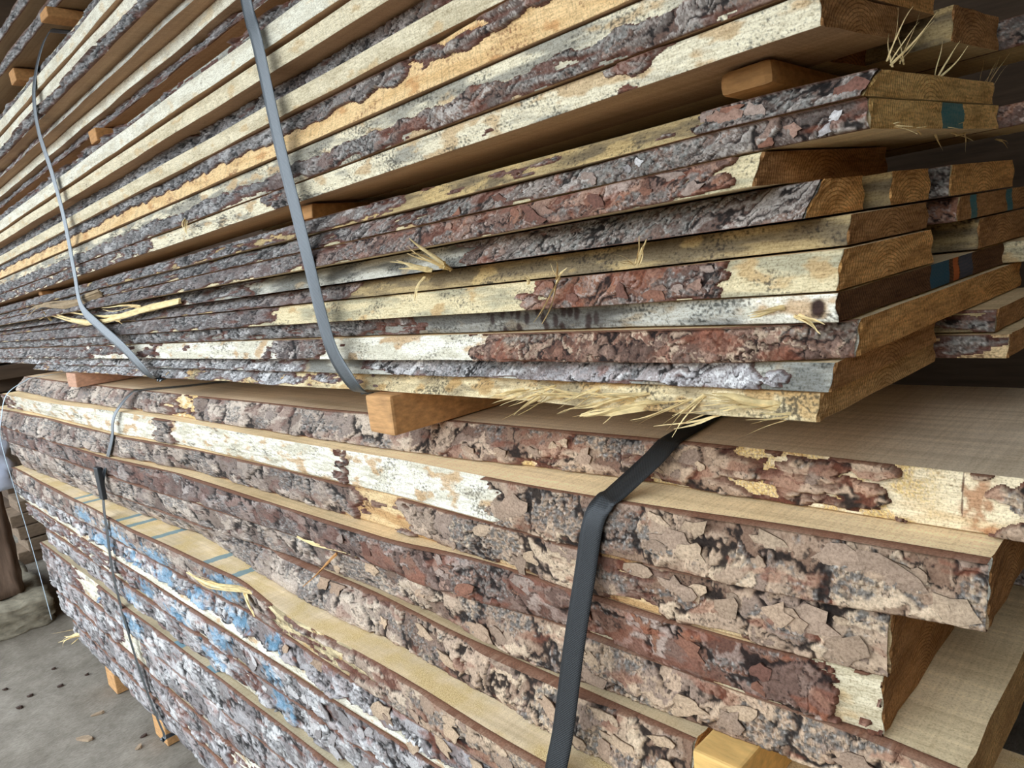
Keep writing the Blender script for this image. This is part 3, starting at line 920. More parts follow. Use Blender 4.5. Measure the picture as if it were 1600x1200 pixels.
def upper(label, zt, zb, yt, yb, yback, seed, k=.027, xr=-.39, xl=-7.0, **kw):
    yback = YB(yback)
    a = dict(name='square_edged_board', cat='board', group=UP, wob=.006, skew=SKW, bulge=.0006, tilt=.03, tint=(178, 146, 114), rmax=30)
    a.update(kw)
    if a.get('bark'):
        a['name'] = 'waney_board'
        b = dict(SL); b.update(a['bark']); a['bark'] = b
    kt = kw.get('kt', k); a.pop('kt', None)
    return make_board(label=label, xl=xl, xr=xr, zt=(zt, kt), zb=(zb, k), yt=yt, yb=yb, yback=yback, seed=seed, **a)


M_ENDA = mat_end('end_grain_brown_yellow', lin(150, 98, 54), lin(112, 68, 36), [(.12, .15, -.1, .2, lin(150, 134, 40), .6)])
upper('pale mottled board overhanging the spacer gap, lit white edge', .2505, .203, .0, .0, .28, 41, k=.0285, end=M_ENDD, wood='mottle', alt=-.35, spk=-.12, stain=-.05, rough=.0012,
      bark=dict(amp=.7, iv=[(-200, .3), (230, .3), (278, .3), (286, -.9), (470, -.9), (480, .5), (508, .5), (514, -.9), (1000, -.5), (1010, .1), (1070, -.2), (1090, -.9), (1400, -.9)], pal='dark', h=.006))
upper('thick board with mossy upper half and brown bark along its lower half', .333, .2508, .012, -.004, .5, 42, k=.0285, kt=.027, wood='mottle', alt=.15, spk=-.05, stain=-.25, rough=.0012, bulge=.003,
      bark=dict(iv=[(-200, .5), (330, .5), (430, .25), (1000, .3), (1400, .4)], pal='dark', h=.0085, band=(.46, 2), amp=.4, redder=.0, lich=.0))
upper('orange sawn board with shaggy bark along its upper corner', .418, .334, [(-8, .028), (-1.25, .03), (-1.0, .0), (-.3, .0)], .0, .6, 43, k=.0265, wood='orange', saw=1.0, spk=-.35, alt=-.2, stain=-.3,
      bark=dict(iv=[(-200, .7), (640, .6), (690, .35), (720, .0), (860, .2), (1400, .3)], pal='dark', h=.010, amp=.4, band=(-1, .42)))
upper('pale square-edged board with fine lengthwise grain, under a dark strip of bark', .4655, .419, .0, .0, .4, 44, k=.0295, wood='pale', saw=.35, spk=-.75, alt=0.)
upper('dark barked board recessed under a pale overhanging board', .5285, .4665, .075, .06, .45, 45, k=.026, wood='grey',
      bark=dict(iv=[(-200, .45), (1400, .5)], pal='dark', h=.013, amp=.6))
upper('straw-coloured square-edged board below the brightest board', .576, .5295, .0, .0, .5, 46, k=.0285, wood='pale', saw=.4, spk=-.65, alt=-.1)
upper('brightest whitish square-edged board, carrying the small spacer block', .634, .582, -.012, -.012, .5, 47, k=.029, wood='bright', saw=.4, spk=-.85, alt=-.2)
upper('recessed grey-barked board lying on the brightest board', .690, .635, .05, .035, .5, 48, k=.027, wood='grey', spk=-.2,
      bark=dict(iv=[(-200, .5), (150, .3), (260, .1), (300, -.2), (420, -.2), (500, .3), (1400, .5)], pal='dark', h=.014))
upper('thin waney board just over the small spacer block, steep bark edge', .800, .742, .120, .07, .5, 49, k=.027, wood='grey', spk=-.2,
      bark=dict(iv=[(-200, .4), (1400, .3)], pal='dark', h=.011, amp=.6))
upper('pale square-edged board second above the small spacer block', .844, .801, .075, .075, .5, 50, k=.027, wood='bright', saw=.4, spk=-.7)
upper('grey-edged thin board under a wide brown soffit, third above the small spacer block', .893, .845, .05, .02, .5, 51, k=.027, wood='grey', alt=-.3, spk=-.25,
      bark=dict(iv=[(-200, .2), (120, .1), (180, -.5), (1400, -.6)], pal='grey', h=.006))
upper('board edged with ragged dark bark, between two pale square-edged boards', .943, .894, .003, -.014, .5, 52, k=.027, wood='grey',
      bark=dict(iv=[(-200, .4), (60, .4), (1400, .5)], pal='dark', h=.020, amp=.7))
upper('pale square-edged board directly above the ragged dark bark', .994, .944, -.008, -.008, .5, 53, k=.027, wood='bright', saw=.5, spk=-.75)
upper('pale square-edged board next below the topmost board of the upper pile', 1.044, .995, -.022, -.022, .5, 54, k=.026, wood='bright', saw=.5, spk=-.75)
upper('topmost board of the upper pile, pale wood with bark along its lower side', 1.10, 1.045, .015, .0, .5, 55, k=.025, wood='bright', spk=-.5,
      bark=dict(iv=[(-200, .3), (1400, .3)], pal='dark', h=.016, amp=.7, topgap=.7))
upper('dim waney board with a pale pointed edge, under the top bearer blocks', 1.165, 1.101, .10, .055, .5, 56, k=.025, wood='bright', spk=-.4,
      bark=dict(iv=[(-200, .4), (30, .4), (40, -.4), (90, -.4), (100, .4), (1400, .5)], pal='dark', h=.010, amp=.5))
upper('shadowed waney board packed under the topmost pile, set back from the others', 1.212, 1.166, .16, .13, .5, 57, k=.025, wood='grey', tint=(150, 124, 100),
      bark=dict(iv=[(-200, .5), (1400, .5)], pal='dark', h=.010, amp=.5))
TOP = 'boards of the topmost pile'
for i, (a, b, y1, y2, lb) in enumerate([
        (1.265, 1.216, .05, .045, 'lowest board of the topmost pile, resting on the bearer blocks'),
        (1.315, 1.266, .10, .06, 'second board up in the topmost pile, shadowed bark edge'),
        (1.37, 1.316, .03, .02, 'third board up in the topmost pile, dark bark edge at the frame corner'),
        (1.425, 1.371, .09, .05, 'fourth board up in the topmost pile, farthest up in the dim corner')]):
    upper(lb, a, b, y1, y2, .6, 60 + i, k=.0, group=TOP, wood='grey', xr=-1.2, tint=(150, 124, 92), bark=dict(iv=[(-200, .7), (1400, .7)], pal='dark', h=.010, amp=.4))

# ------------------------------------------------------------------ boards lying behind the front row, seen at the near end
BACKROW = 'boards behind the front row at the near end'


def back_board(label, i, j, xr, y0, y1, seed, end=None, src=None, tilt=.03, **k):
    zt = BS[i] if src is None else src[0]
    zb = BS[j] if src is None else src[1]
    if tilt:
        y0, y1 = YB(y0), YB(y1)
        xr = xr * (1 - .21 * y0)
    a = dict(wood='olive', tint=(214, 190, 148), wob=.006, rmax=24, group=BACKROW, skew=SKW if tilt else 0)
    a.update(k)
    if a.get('bark'):
        b = dict(SL); b.update(a['bark']); a['bark'] = b
    return make_board(name='waney_board', label=label, cat='board', xl=-2.4, xr=xr, zt=zt, zb=zb, yt=y0 + .012, yb=y0, yback=y1,
                      seed=seed, end=end or M_END, tilt=tilt, px=3.0, **a)


BRK = lambda pal='dark', c=.7: dict(iv=[(-400, c), (2000, c)], pal=pal, h=.006)
M_TEAL2 = mat_end('end_grain_two_teal_bands', lin(190, 142, 92), lin(146, 102, 62), [(-.215, -.192, -.2, .2, TEAL, .8), (-.075, -.05, -.2, .2, TEAL, .8)])
back_board('recessed board end with a faint yellow stripe, behind the overhanging mottled board', 0, 0, -.50, .292, .482, 71, end=M_ENDA,
           src=((.2505, .0285), (.203, .0285)), pith=(.30, .2), bark=None)
back_board('board end jutting out in the dark top corner behind the overhanging mottled board', 0, 0, -.365, .49, .79, 72, end=M_ENDD,
           src=((.262, .0285), (.203, .0285)), bark=None)
back_board('dark board end in the extreme top corner, farthest behind the overhanging board', 0, 0, -.30, .86, 1.2, 73, end=M_ENDD,
           src=((.26, .0285), (.205, .0285)), bark=BRK())
back_board('barked board edge seen in shadow behind the big ringed end', 1, 2, -.20, .80, 1.2, 74, bark=BRK('red'))
back_board('pale brown board end beside the slanting bark end', 3, 4, -.40, .27, .51, 75, bark=None)
back_board('pale brown board end above the teal-banded end', 3, 4, -.38, .525, 1.05, 76, bark=BRK())
back_board('barked board end crossed by two teal paint bands', 4, 5, -.38, .575, 1.15, 77, end=M_TEAL2, bark=BRK('red'), pith=(.80, -.1))
back_board('dry fibrous board below the teal-banded end', 5, 6, -.38, .72, 1.16, 78, wood='olive', spk=-.05, end=M_ENDD, bark=None, rough=.0015)
back_board('splintery yellow board end behind the blue and orange marked end', 6, 7, -.335, .965, 1.3, 79, wood='yellow', end=M_END, bark=None, rough=.003)
back_board('dark board end under the fine-ringed end, second row', 8, 9, -.325, .60, 1.1, 80, end=M_ENDD, bark=BRK('dark', .2))
back_board('bottom board of the second row, torn bark with yellow bare patches', 9, 10, -.30, .575, 1.1, 81, end=M_ENDD, wood='cambium', spk=-.1, bark=BRK('dark', .0))
back_board('dark barked board behind the sawn-topped second board of the lower pile', 0, 0, -.02, .66, 1.1, 82, src=((-.662, 0), (-.759, 0)), tilt=0, end=M_ENDD, bark=BRK('dark'))
back_board('board behind the short-ended boards of the lower pile, in deep shade', 0, 0, -.05, .50, 1.1, 83, src=((-.561, 0), (-.66, 0)), tilt=0, end=M_ENDD, bark=BRK('dark'))

# ------------------------------------------------------------------ bearers and spacers
def block(name, label, cat, x0, x1, y0, y1, z0, z1, seed, mat=None, group=None, bev=.004, jit=.0015, rz=0.0):
    cx, cy = (x0 + x1) / 2, y0
    bm = box_bm((x0 - cx) * S, (x1 - cx) * S, 0, (y1 - y0) * S, 0, (z1 - z0) * S, jit, bev, seed)
    o = bm_obj(name, bm, [mat or M_STICK], None, W(cx, cy, z0))
    o.rotation_euler[2] = rz
    return tag(o, label, cat, group)


M_BEAR = mat_plain('bearer_wood', lin(196, 148, 98), 0.8, 0.3, (20, 60, 120), 0.0015)
M_BEARP = mat_plain('bearer_pinkish_wood', lin(196, 150, 122), 0.8, 0.22, (20, 60, 120), 0.001)
block('bearer', 'square wooden bearer between the two piles, near the wide black strap', 'bearer', -1.51, -1.405, -.03, 1.0, -.374, -.278, 1, M_BEAR, bev=.006, rz=.0)
block('bearer', 'pinkish wooden bearer between the two piles, at their far end', 'bearer', -4.24, -4.08, -.02, 1.0, -.374, -.303, 2, M_BEARP)
block('spacer_block', 'rounded wooden spacer under the overhanging mottled board', 'spacer', -.57, -.485, .06, .66, .208, .246, 3, mat_plain('shaded_spacer_wood', lin(160, 116, 68), .8, .3, (30, 90, 120), .001), bev=.010)  # darker wood colour stands in for the shade under the overhang
block('spacer_block', 'thin spacer in the dark gap, seen just past the wide bright strap', 'spacer', -1.80, -1.73, .035, .4, .172, .207, 4, M_STICK)
block('spacer_block', 'small spacer stub in the gap at the far end of the upper pile', 'spacer', -4.66, -4.58, .03, .5, .105, .128, 5, M_STICK)
block('spacer_block', 'small orange spacer block on the brightest pale board', 'spacer', -3.33, -3.24, .03, .5, .655, .706, 6, M_STICK)
block('bearer', 'orange wooden bearer under the topmost pile, larger of the two', 'bearer', -3.54, -3.44, -.0, .9, 1.178, 1.2145, 7, M_STICK)
block('bearer', 'small bearer end under the topmost pile, beyond the larger bearer', 'bearer', -4.44, -4.33, .06, .9, 1.155, 1.2145, 8, M_STICK)
block('spacer_block', 'fresh yellow wooden block poking out beside the short sixth board', 'spacer', -.645, -.555, -.035, .7, -.963, -.862, 9, mat_plain('fresh_block_wood', lin(226, 182, 112), 0.7, 0.2, (20, 60, 120), 0.001))
block('bearer', 'wooden bearer under the lower pile, the one farther along the concrete', 'bearer', -4.46, -4.30, -.085, .9, -2.098, -1.982, 10, M_BEAR)
block('bearer', 'wooden bearer under the lower pile, the one nearer along the concrete', 'bearer', -3.72, -3.56, -.085, .9, -2.098, -1.982, 11, M_BEAR)


# ------------------------------------------------------------------ straps
def mat_strap(name, c, rough, spec=.6, coat=0.0):
    mt, nt, pb = new_mat(name)
    pb.inputs['Base Color'].default_value = (*c, 1)
    pb.inputs['Roughness'].default_value = rough
    pb.inputs['Specular IOR Level'].default_value = spec
    pb.inputs['Coat Weight'].default_value = coat
    pb.inputs['Coat IOR'].default_value = 2.0
    pb.inputs['Coat Roughness'].default_value = 0.28
    uv = nd(nt, 'ShaderNodeUVMap')
    sp = nd(nt, 'ShaderNodeSeparateXYZ'); lk(nt, uv.outputs[0], sp.inputs[0])
    ml = nd(nt, 'ShaderNodeMath', operation='MULTIPLY'); lk(nt, sp.outputs[0], ml.inputs[0]); ml.inputs[1].default_value = 6.2832 / .0034
    sn = nd(nt, 'ShaderNodeMath', operation='SINE'); lk(nt, ml.outputs[0], sn.inputs[0])
    m2 = nd(nt, 'ShaderNodeMath', operation='MULTIPLY'); lk(nt, sp.outputs[1], m2.inputs[0]); m2.inputs[1].default_value = 6.2832 / .0034
    s2 = nd(nt, 'ShaderNodeMath', operation='SINE'); lk(nt, m2.outputs[0], s2.inputs[0])
    ad = nd(nt, 'ShaderNodeMath', operation='MULTIPLY'); lk(nt, sn.outputs[0], ad.inputs[0]); lk(nt, s2.outputs[0], ad.inputs[1])
    bump(nt, pb, ad.outputs[0], 0.0004, 0.7)
    return mt


M_STRAP = mat_strap('ribbed_plastic_strap', lin(38, 50, 56), 0.28, .7, .30)
M_STRAPB = mat_strap('black_plastic_strap', lin(26, 29, 31), 0.45, .35, .1)


def catmull(P, n):
    P = np.array(P, float)
    Q = np.vstack([2 * P[0] - P[1], P, 2 * P[-1] - P[-2]])
    out = []
    for i in range(1, len(Q) - 2):
        t = np.linspace(0, 1, n, endpoint=False)[:, None]
        a, b, c, d = Q[i - 1], Q[i], Q[i + 1], Q[i + 2]
        out.append(.5 * ((2 * b) + (-a + c) * t + (2 * a - 5 * b + 4 * c - d) * t ** 2 + (-a + 3 * b - 3 * c + d) * t ** 3))
    out.append(P[-1:])
    return np.vstack(out)


def ribbon(name, pts, width, label=None, cat=None, group=None, parent=None, thick=.0011, n=14, mat=None, wdir=(1, 0, 0), smoothpath=True):
    P = np.array([W(*p) for p in pts])
    P = catmull(P, n) if smoothpath else P
    T = np.gradient(P, axis=0); T /= np.linalg.norm(T, axis=1)[:, None]
    Wd = np.array(wdir, float)[None] - T * (T @ np.array(wdir, float))[:, None]
    Wd /= np.linalg.norm(Wd, axis=1)[:, None]
    Nn = np.cross(T, Wd)
    org = P[-1] if parent is None else np.array(parent.location)
    ring = []
    cr = [(-.5, -.5), (-.25, -.5), (.25, -.5), (.5, -.5), (.5, .5), (.25, .5), (-.25, .5), (-.5, .5)]
    for a, b in cr:
        ring.append(P + Wd * a * width + Nn * b * thick)
    V = np.stack(ring, 1) - org
    L = np.concatenate([[0], np.cumsum(np.linalg.norm(np.diff(P, axis=0), axis=1))])
    uv = np.stack([np.repeat(L[:, None], 8, 1), np.tile([a * width for a, b in cr], (len(P), 1))], -1).reshape(-1, 2)
    ids = np.arange(len(P) * 8).reshape(len(P), 8)
    F = np.stack([ids[:-1], np.roll(ids, -1, 1)[:-1], np.roll(ids, -1, 1)[1:], ids[1:]], -1).reshape(-1, 4)
    e = []
    for r in (ids[0], ids[-1]):
        e += [[r[0], r[1], r[6], r[7]], [r[1], r[2], r[5], r[6]], [r[2], r[3], r[4], r[5]]]
    F = np.vstack([F, e])
    o = mesh_obj(name, V.reshape(-1, 3), F, [mat or M_STRAP], parent, (0, 0, 0) if parent is not None else tuple(org), True, None, None, uv)
    return tag(o, label, cat, group)


ribbon('packing_strap', [(-1.79, .5, 1.104), (-1.79, .02, 1.104), (-1.785, -.03, 1.05), (-1.78, -.03, .72), (-1.75, -.034, .60), (-1.72, -.034, .35), (-1.69, -.036, .2), (-1.66, -.040, .07), (-1.63, -.042, -.09),
                         (-1.60, -.042, -.18), (-1.545, -.034, -.255), (-1.535, -.008, -.279), (-1.535, .05, -.283), (-1.535, .5, -.282)], .038,
       'wide plastic strap running down the upper pile, light blue sheen turning dark lower', 'strap')
ribbon('packing_strap', [(-3.60, .5, 1.1755), (-3.60, .11, 1.1755), (-3.61, .03, 1.15), (-3.70, -.028, .98), (-3.76, -.035, .81), (-3.70, -.032, .60), (-3.67, -.03, .40), (-3.66, -.036, .18),
                         (-3.64, -.042, .02), (-3.45, -.042, -.07), (-3.20, -.042, -.16), (-3.0, -.034, -.26), (-2.96, -.004, -.290), (-2.96, .05, -.294), (-2.96, .5, -.294)], .038,
       'plastic strap round the far part of the upper pile, upper length hanging dark', 'strap')
s3 = ribbon('packing_strap', [(-.97, .95, -.3715), (-.83, .50, -.3715), (-.79, .30, -.3715), (-.775, .18, -.3725), (-.775, .152, -.378), (-.785, .115, -.40), (-.82, .045, -.447), (-.835, .022, -.463), (-.85, .002, -.50), (-.86, -.026, -.60), (-.87, -.062, -.72), (-.878, -.11, -.88),
                              (-.885, -.142, -.975), (-.89, -.142, -1.1), (-.895, -.125, -1.5), (-.895, -.118, -1.96), (-.895, -.09, -1.987), (-.895, .3, -1.9845)], .036,
            'broad black strap bent over the ledge of the lower pile near the camera', 'strap', mat=M_STRAPB)
ribbon('strap_tail', [(-.80, -.150, -1.13), (-.812, -.158, -1.06), (-.832, -.160, -1.02), (-.845, -.150, -1.03)], .03, parent=s3, n=6)
s4 = ribbon('packing_strap', [(-2.95, .5, -.3715), (-3.25, .20, -.3715), (-3.42, .075, -.372), (-3.47, .035, -.385), (-3.5, -.02, -.445), (-3.52, -.045, -.50), (-3.54, -.058, -.58), (-3.68, -.085, -.76), (-3.70, -.105, -.90), (-3.71, -.112, -1.04),
                              (-3.73, -.118, -1.2), (-3.70, -.122, -1.4), (-3.62, -.120, -1.7), (-3.47, -.115, -1.96), (-3.46, -.09, -1.987), (-3.46, .3, -1.9845)], .026,
            'narrow dark strap over blue-splashed bark of the lower pile, with a black seal', 'strap')
bm = box_bm(-.02, .02, -.008, .006, -.055, .055, .001, .003, 4)
sl = bm_obj('seal', bm, [mat_strap('seal_plastic', lin(30, 34, 38), .5)], s4, Vector(W(-3.695, -.098, -.79)) - s4.location)
sl['label'] = 'black buckle seal'
ribbon('packing_strap', [(-5.2, .3, -.3715), (-5.25, .06, -.3715), (-5.28, .0, -.385), (-5.34, -.10, -.455), (-5.40, -.145, -.60), (-5.45, -.165, -.75), (-5.45, -.15, -1.1), (-5.42, -.135, -1.5), (-5.40, -.125, -1.95)], .014,
       'thin pale strap hanging at the far end of the lower pile', 'strap', mat=mat_strap('pale_strap', lin(176, 192, 200), .4))


# ------------------------------------------------------------------ splinters and torn fibre (pieces of their boards)
def board_of(part):
    for o in bpy.data.objects:
        if part in o.get('label', ''):
            return o
    raise KeyError(part)


def strands(parent, name, specs, seed, mat=None, seg=7):
    """specs: (start xyz, end xyz, width m, curl) in design units; joined into one torn tuft"""
    r = np.random.default_rng(seed)
    VV = []; FF = []; n0 = 0
    org = np.array(parent.location)
    for a, b, wd, curl in specs:
        A, B = np.array(W(*a)), np.array(W(*b))
        D = B - A; L = np.linalg.norm(D); D = D / L
        side = np.cross(D, [0, -1, .2]); side /= np.linalg.norm(side)
        up = np.cross(side, D)
        t = np.linspace(0, 1, seg + 1)
        ph = r.uniform(0, 6.28)
        P = A + np.outer(t * L, D) + np.outer(curl * L * np.sin(t * np.pi * r.uniform(.7, 1.4) + 0 * ph), up) + np.outer(.035 * L * np.sin(t * 5 + ph) * t, side)
        ww = wd * (1 - .85 * t ** 1.5) * (.7 + .3 * np.sin(t * 9 + ph) ** 2)
        tw = ph + t * r.uniform(-1.5, 1.5)
        s1 = np.cos(tw)[:, None] * side + np.sin(tw)[:, None] * up
        s2 = np.cross(D, s1)
        ring = [P + s1 * ww[:, None], P + s2 * ww[:, None] * .35, P - s1 * ww[:, None], P - s2 * ww[:, None] * .35]
        V = np.stack(ring, 1).reshape(-1, 3)
        ids = np.arange(len(V)).reshape(seg + 1, 4) + n0
        F = np.stack([ids[:-1], np.roll(ids, -1, 1)[:-1], np.roll(ids, -1, 1)[1:], ids[1:]], -1).reshape(-1, 4)
        F = np.vstack([F, ids[0][::-1][None], ids[-1][None]])
        VV.append(V); FF.append(F); n0 += len(V)
    return mesh_obj(name, np.vstack(VV) - org, np.vstack(FF), [mat or M_SPLIT], parent, (0, 0, 0), False)


def tuft(parent, p, q, n, wd, spread, seed, curl=.15, mat=None):
    r = random.Random(seed)
    sp = []
    for k in range(n):
        a = tuple(c + r.uniform(-spread, spread) * .4 * (1, .3, .4)[i] for i, c in enumerate(p))
        b = tuple(c + r.uniform(-spread, spread) * (1, .5, 1)[i] for i, c in enumerate(q))
        sp.append((a, b, wd * r.uniform(.4, 1.0), curl * r.uniform(-1, 1)))
    return strands(parent, 'splinter', sp, seed, mat)


B5o = board_of('weathered brown board with bare'); B6o = board_of('long red bark patch'); B10o = board_of('bottom board of the upper pile')
B4o = board_of('slanting bark end, fourth'); B1o = board_of('big square end with arched'); B2o = board_of('teal paint rectangle'); B8o = board_of('rough brown bark with pale')
tuft(B5o, (-1.21, -.012, .0), (-1.265, -.06, .03), 3, .006, .015, 1)
tuft(B5o, (-1.16, -.012, .0), (-1.195, -.07, .06), 4, .007, .02, 2)
tuft(B5o, (-1.17, -.012, .005), (-1.13, -.06, .02), 3, .006, .02, 3)
tuft(B5o, (-1.24, -.012, -.01), (-1.24, -.04, -.055), 2, .004, .01, 4)
tuft(B6o, (-.865, -.01, -.04), (-.905, -.035, -.11), 3, .004, .008, 5)
tuft(B6o, (-.865, -.01, -.04), (-.84, -.035, -.015), 4, .003, .02, 6)
tuft(B5o, (-.700, .0, -.025), (-.665, -.03, .012), 4, .0035, .01, 7)
tuft(B5o, (-.705, .0, -.025), (-.72, -.03, -.012), 3, .002, .012, 8)
tuft(B6o, (-.94, -.01, -.042), (-.93, -.03, -.025), 2, .003, .01, 9)
for k in range(16):
    x = -.98 + .036 * k
    tuft(B10o, (x, -.005, -.248 - .01 * math.sin(k * 2.2)), (x - .07 + .02 * math.sin(k * 3), -.045, -.262 + .02 * math.sin(k * 5)), 4, .0032, .02, 20 + k, .1)
tuft(B10o, (-.69, -.005, -.258), (-.80, -.06, -.274), 3, .010, .008, 40, .05)
tuft(B10o, (-.72, -.005, -.25), (-.79, -.06, -.240), 4, .008, .012, 41, .05)
tuft(B10o, (-.47, -.01, -.245), (-.53, -.06, -.23), 4, .007, .02, 42, .05)
for k, (yy, dx) in enumerate([(.13, .02), (.15, .04), (.17, -.01), (.35, .02), (.66, .03), (.62, .02)]):
    tuft(B1o, (-.354, yy, .212), (-.354 + dx, yy + .02, .262), 3, .0016, .02, 50 + k)
for k in range(7):
    tuft(B2o, (-.353, .12 + .06 * k, .130), (-.335, .14 + .06 * k, .118), 3, .002, .02, 60 + k)
for k in range(6):
    tuft(B2o, (-.353, .72, .13 + .012 * k), (-.335, .79, .125 + .012 * k), 2, .0018, .012, 70 + k)
sp = tuft(B4o, (-3.45, -.012, .065), (-4.7, -.035, .008), 2, .016, .01, 80, .0, mat_plain('weathered_splinter', lin(150, 128, 98), .8, .3, (20, 90, 90), .001))
sp = tuft(board_of('long red bark patch'), (-2.6, -.012, -.005), (-4.5, -.03, -.052), 3, .017, .008, 81, .0)
tuft(B6o, (-3.0, -.01, -.01), (-3.35, -.04, .005), 3, .007, .012, 82, .05)
tuft(B6o, (-3.35, -.01, -.05), (-3.15, -.04, -.066), 3, .007, .012, 83, .05)
tuft(B4o, (-4.35, -.01, -.03), (-4.28, -.05, .02), 3, .009, .02, 84, .05)
tuft(board_of('thick board with mossy'), (-2.44, .0, .262), (-2.40, -.03, .205), 3, .004, .008, 85, .2)
L6o = board_of('sixth waney board'); L7o = board_of('seventh waney board'); L14o = board_of('bottom waney board of the lower'); L4o = board_of('fourth waney board')
tuft(L4o, (-1.82, .0, -.768), (-1.90, -.08, -.86), 2, .011, .006, 90, .02, M_STICK)
tuft(L4o, (-1.70, .0, -.752), (-2.0, -.02, -.745), 2, .009, .006, 94, .02)
tuft(L7o, (-2.25, -.07, -.975), (-2.72, -.125, -1.01), 4, .012, .012, 91, .05)
tuft(L7o, (-2.35, -.07, -.985), (-2.2, -.11, -1.02), 3, .010, .012, 92, .1)
tuft(L14o, (-4.85, -.085, -1.90), (-5.02, -.15, -1.95), 9, .010, .05, 93, .2)
tuft(board_of('torn white end'), (-.44, .0, -.118), (-.40, -.02, -.134), 5, .004, .010, 95, .1)
tuft(board_of('torn white end'), (-.46, .0, -.105), (-.50, -.02, -.115), 4, .004, .008, 96, .1)

# ------------------------------------------------------------------ loose bark flakes: thin curled plates lifted off the bark
def flake(o, x, s, rad, asp, ang, colr, r):
    xs, Yg, Zg, mk, th, org, st = SURF[o.name]
    i = int(np.clip(np.searchsorted(xs, x), 3, len(xs) - 4))
    j = int(np.clip(round(s * (Yg.shape[1] - 1)), 1, Yg.shape[1] - 2))
    if mk[i, j] < .15:
        return False
    wx = int(max(1, rad / S / max(1e-4, xs[i + 1] - xs[i]) * .6))
    lift = th[max(0, i - wx):i + wx + 1, max(0, j - 3):j + 4].max() * .93
    y = Yg[i, j] - lift / S; z = Zg[i, j]
    n = 11
    V = []
    c = np.array([x * S, y * S - .0012, z * S + H])
    ca, sa = math.cos(ang), math.sin(ang)
    tx, tz = r.uniform(-.25, .25), r.uniform(-.2, .2)
    rimt = []; rimb = []
    for k in range(n):
        t = 2 * math.pi * k / n
        rr = rad * r.uniform(.5, 1.15)
        a, b = rr * asp * math.cos(t), rr * math.sin(t)
        u, v = a * ca - b * sa, a * sa + b * ca
        dy = (u * tx + v * tz) * .35 + .04 * rr * math.sin(2 * t + ang)
        rimt.append(c + np.array([u, dy + .0008, v]))
        rimb.append(c + np.array([u * .93, dy + .0042, v * .93]))
    zlo = (Zg[i, -1]) * S + H + .002; zhi = Zg[i, 0] * S + H - .002
    pts = np.array([c] + rimt + rimb)
    pts[:, 2] = np.clip(pts[:, 2], zlo, zhi)
    F = []
    for k in range(n):
        k2 = (k + 1) % n
        F.append([0, 1 + k, 1 + k2, 1 + k2]); F.append([1 + k, 1 + n + k, 1 + n + k2, 1 + k2])
    me = bpy.data.meshes.new('bark_flake')
    me.from_pydata((pts - np.array(o.location)).tolist(), [], [f[:3] if f[2] == f[3] else f for f in F])
    a = me.attributes.new('Col', 'FLOAT_COLOR', 'POINT')
    cc = np.ones((len(pts), 4), np.float32)
    cc[:, :3] = colr; cc[1 + n:, :3] = lin(66, 44, 36)
    cc[1:1 + n, :3] *= np.array([r.uniform(.75, 1.0) for _ in range(n)])[:, None]
    a.data.foreach_set('color', cc.ravel())
    me.materials.append(M_BARK)
    f = bpy.data.objects.new('bark_flake', me)
    COL.objects.link(f); f.parent = o
    return True


def flakes(part, n, ua, ub, rmin, rmax, cols, seed):
    o = board_of(part)
    r = random.Random(seed)
    k = 0
    for t in range(n * 4):
        if k >= n: break
        u = r.uniform(ua, ub)
        if flake(o, XU(u), r.uniform(.15, .85), r.uniform(rmin, rmax), r.uniform(1.1, 2.1), r.uniform(-.7, .7), cols[r.randrange(len(cols))] * r.uniform(.8, 1.1), r):
            k += 1


TAN = [lin(200, 172, 142), lin(186, 158, 132), lin(210, 182, 152), lin(174, 148, 126)]
GRY = [lin(186, 178, 174), lin(206, 200, 196), lin(160, 152, 148)]
RDB = [lin(146, 102, 82), lin(166, 132, 114), lin(126, 88, 74), lin(172, 150, 136)]
flakes('topmost waney board of the lower', 8, 640, 1200, .007, .015, TAN, 1)
flakes('second waney board of the lower', 16, 780, 1480, .009, .022, TAN, 2)
flakes('third waney board of the lower', 14, 640, 1330, .009, .020, TAN, 3)
flakes('fourth waney board of the lower', 12, 480, 1240, .008, .018, RDB, 4)
flakes('fifth waney board of the lower', 14, 460, 1380, .009, .020, TAN, 5)
flakes('sixth waney board of the lower', 12, 420, 1060, .010, .022, TAN, 6)
flakes('seventh waney board of the lower', 12, 620, 900, .010, .020, TAN, 7)
flakes('eighth waney board of the lower', 9, 380, 800, .012, .024, GRY[:1] + TAN, 8)
flakes('ninth waney board of the lower', 12, 300, 700, .010, .020, GRY, 9)
flakes('tenth waney board of the lower', 12, 260, 600, .010, .020, GRY, 10)
flakes('short barked board ending back', 10, 700, 1130, .006, .012, RDB, 11)
flakes('long red bark patch', 8, 870, 1130, .006, .012, RDB, 12)
flakes('big square end with arched', 6, 1110, 1330, .006, .012, RDB, 13)
flakes('teal paint rectangle', 10, 760, 1330, .005, .010, RDB + GRY, 14)

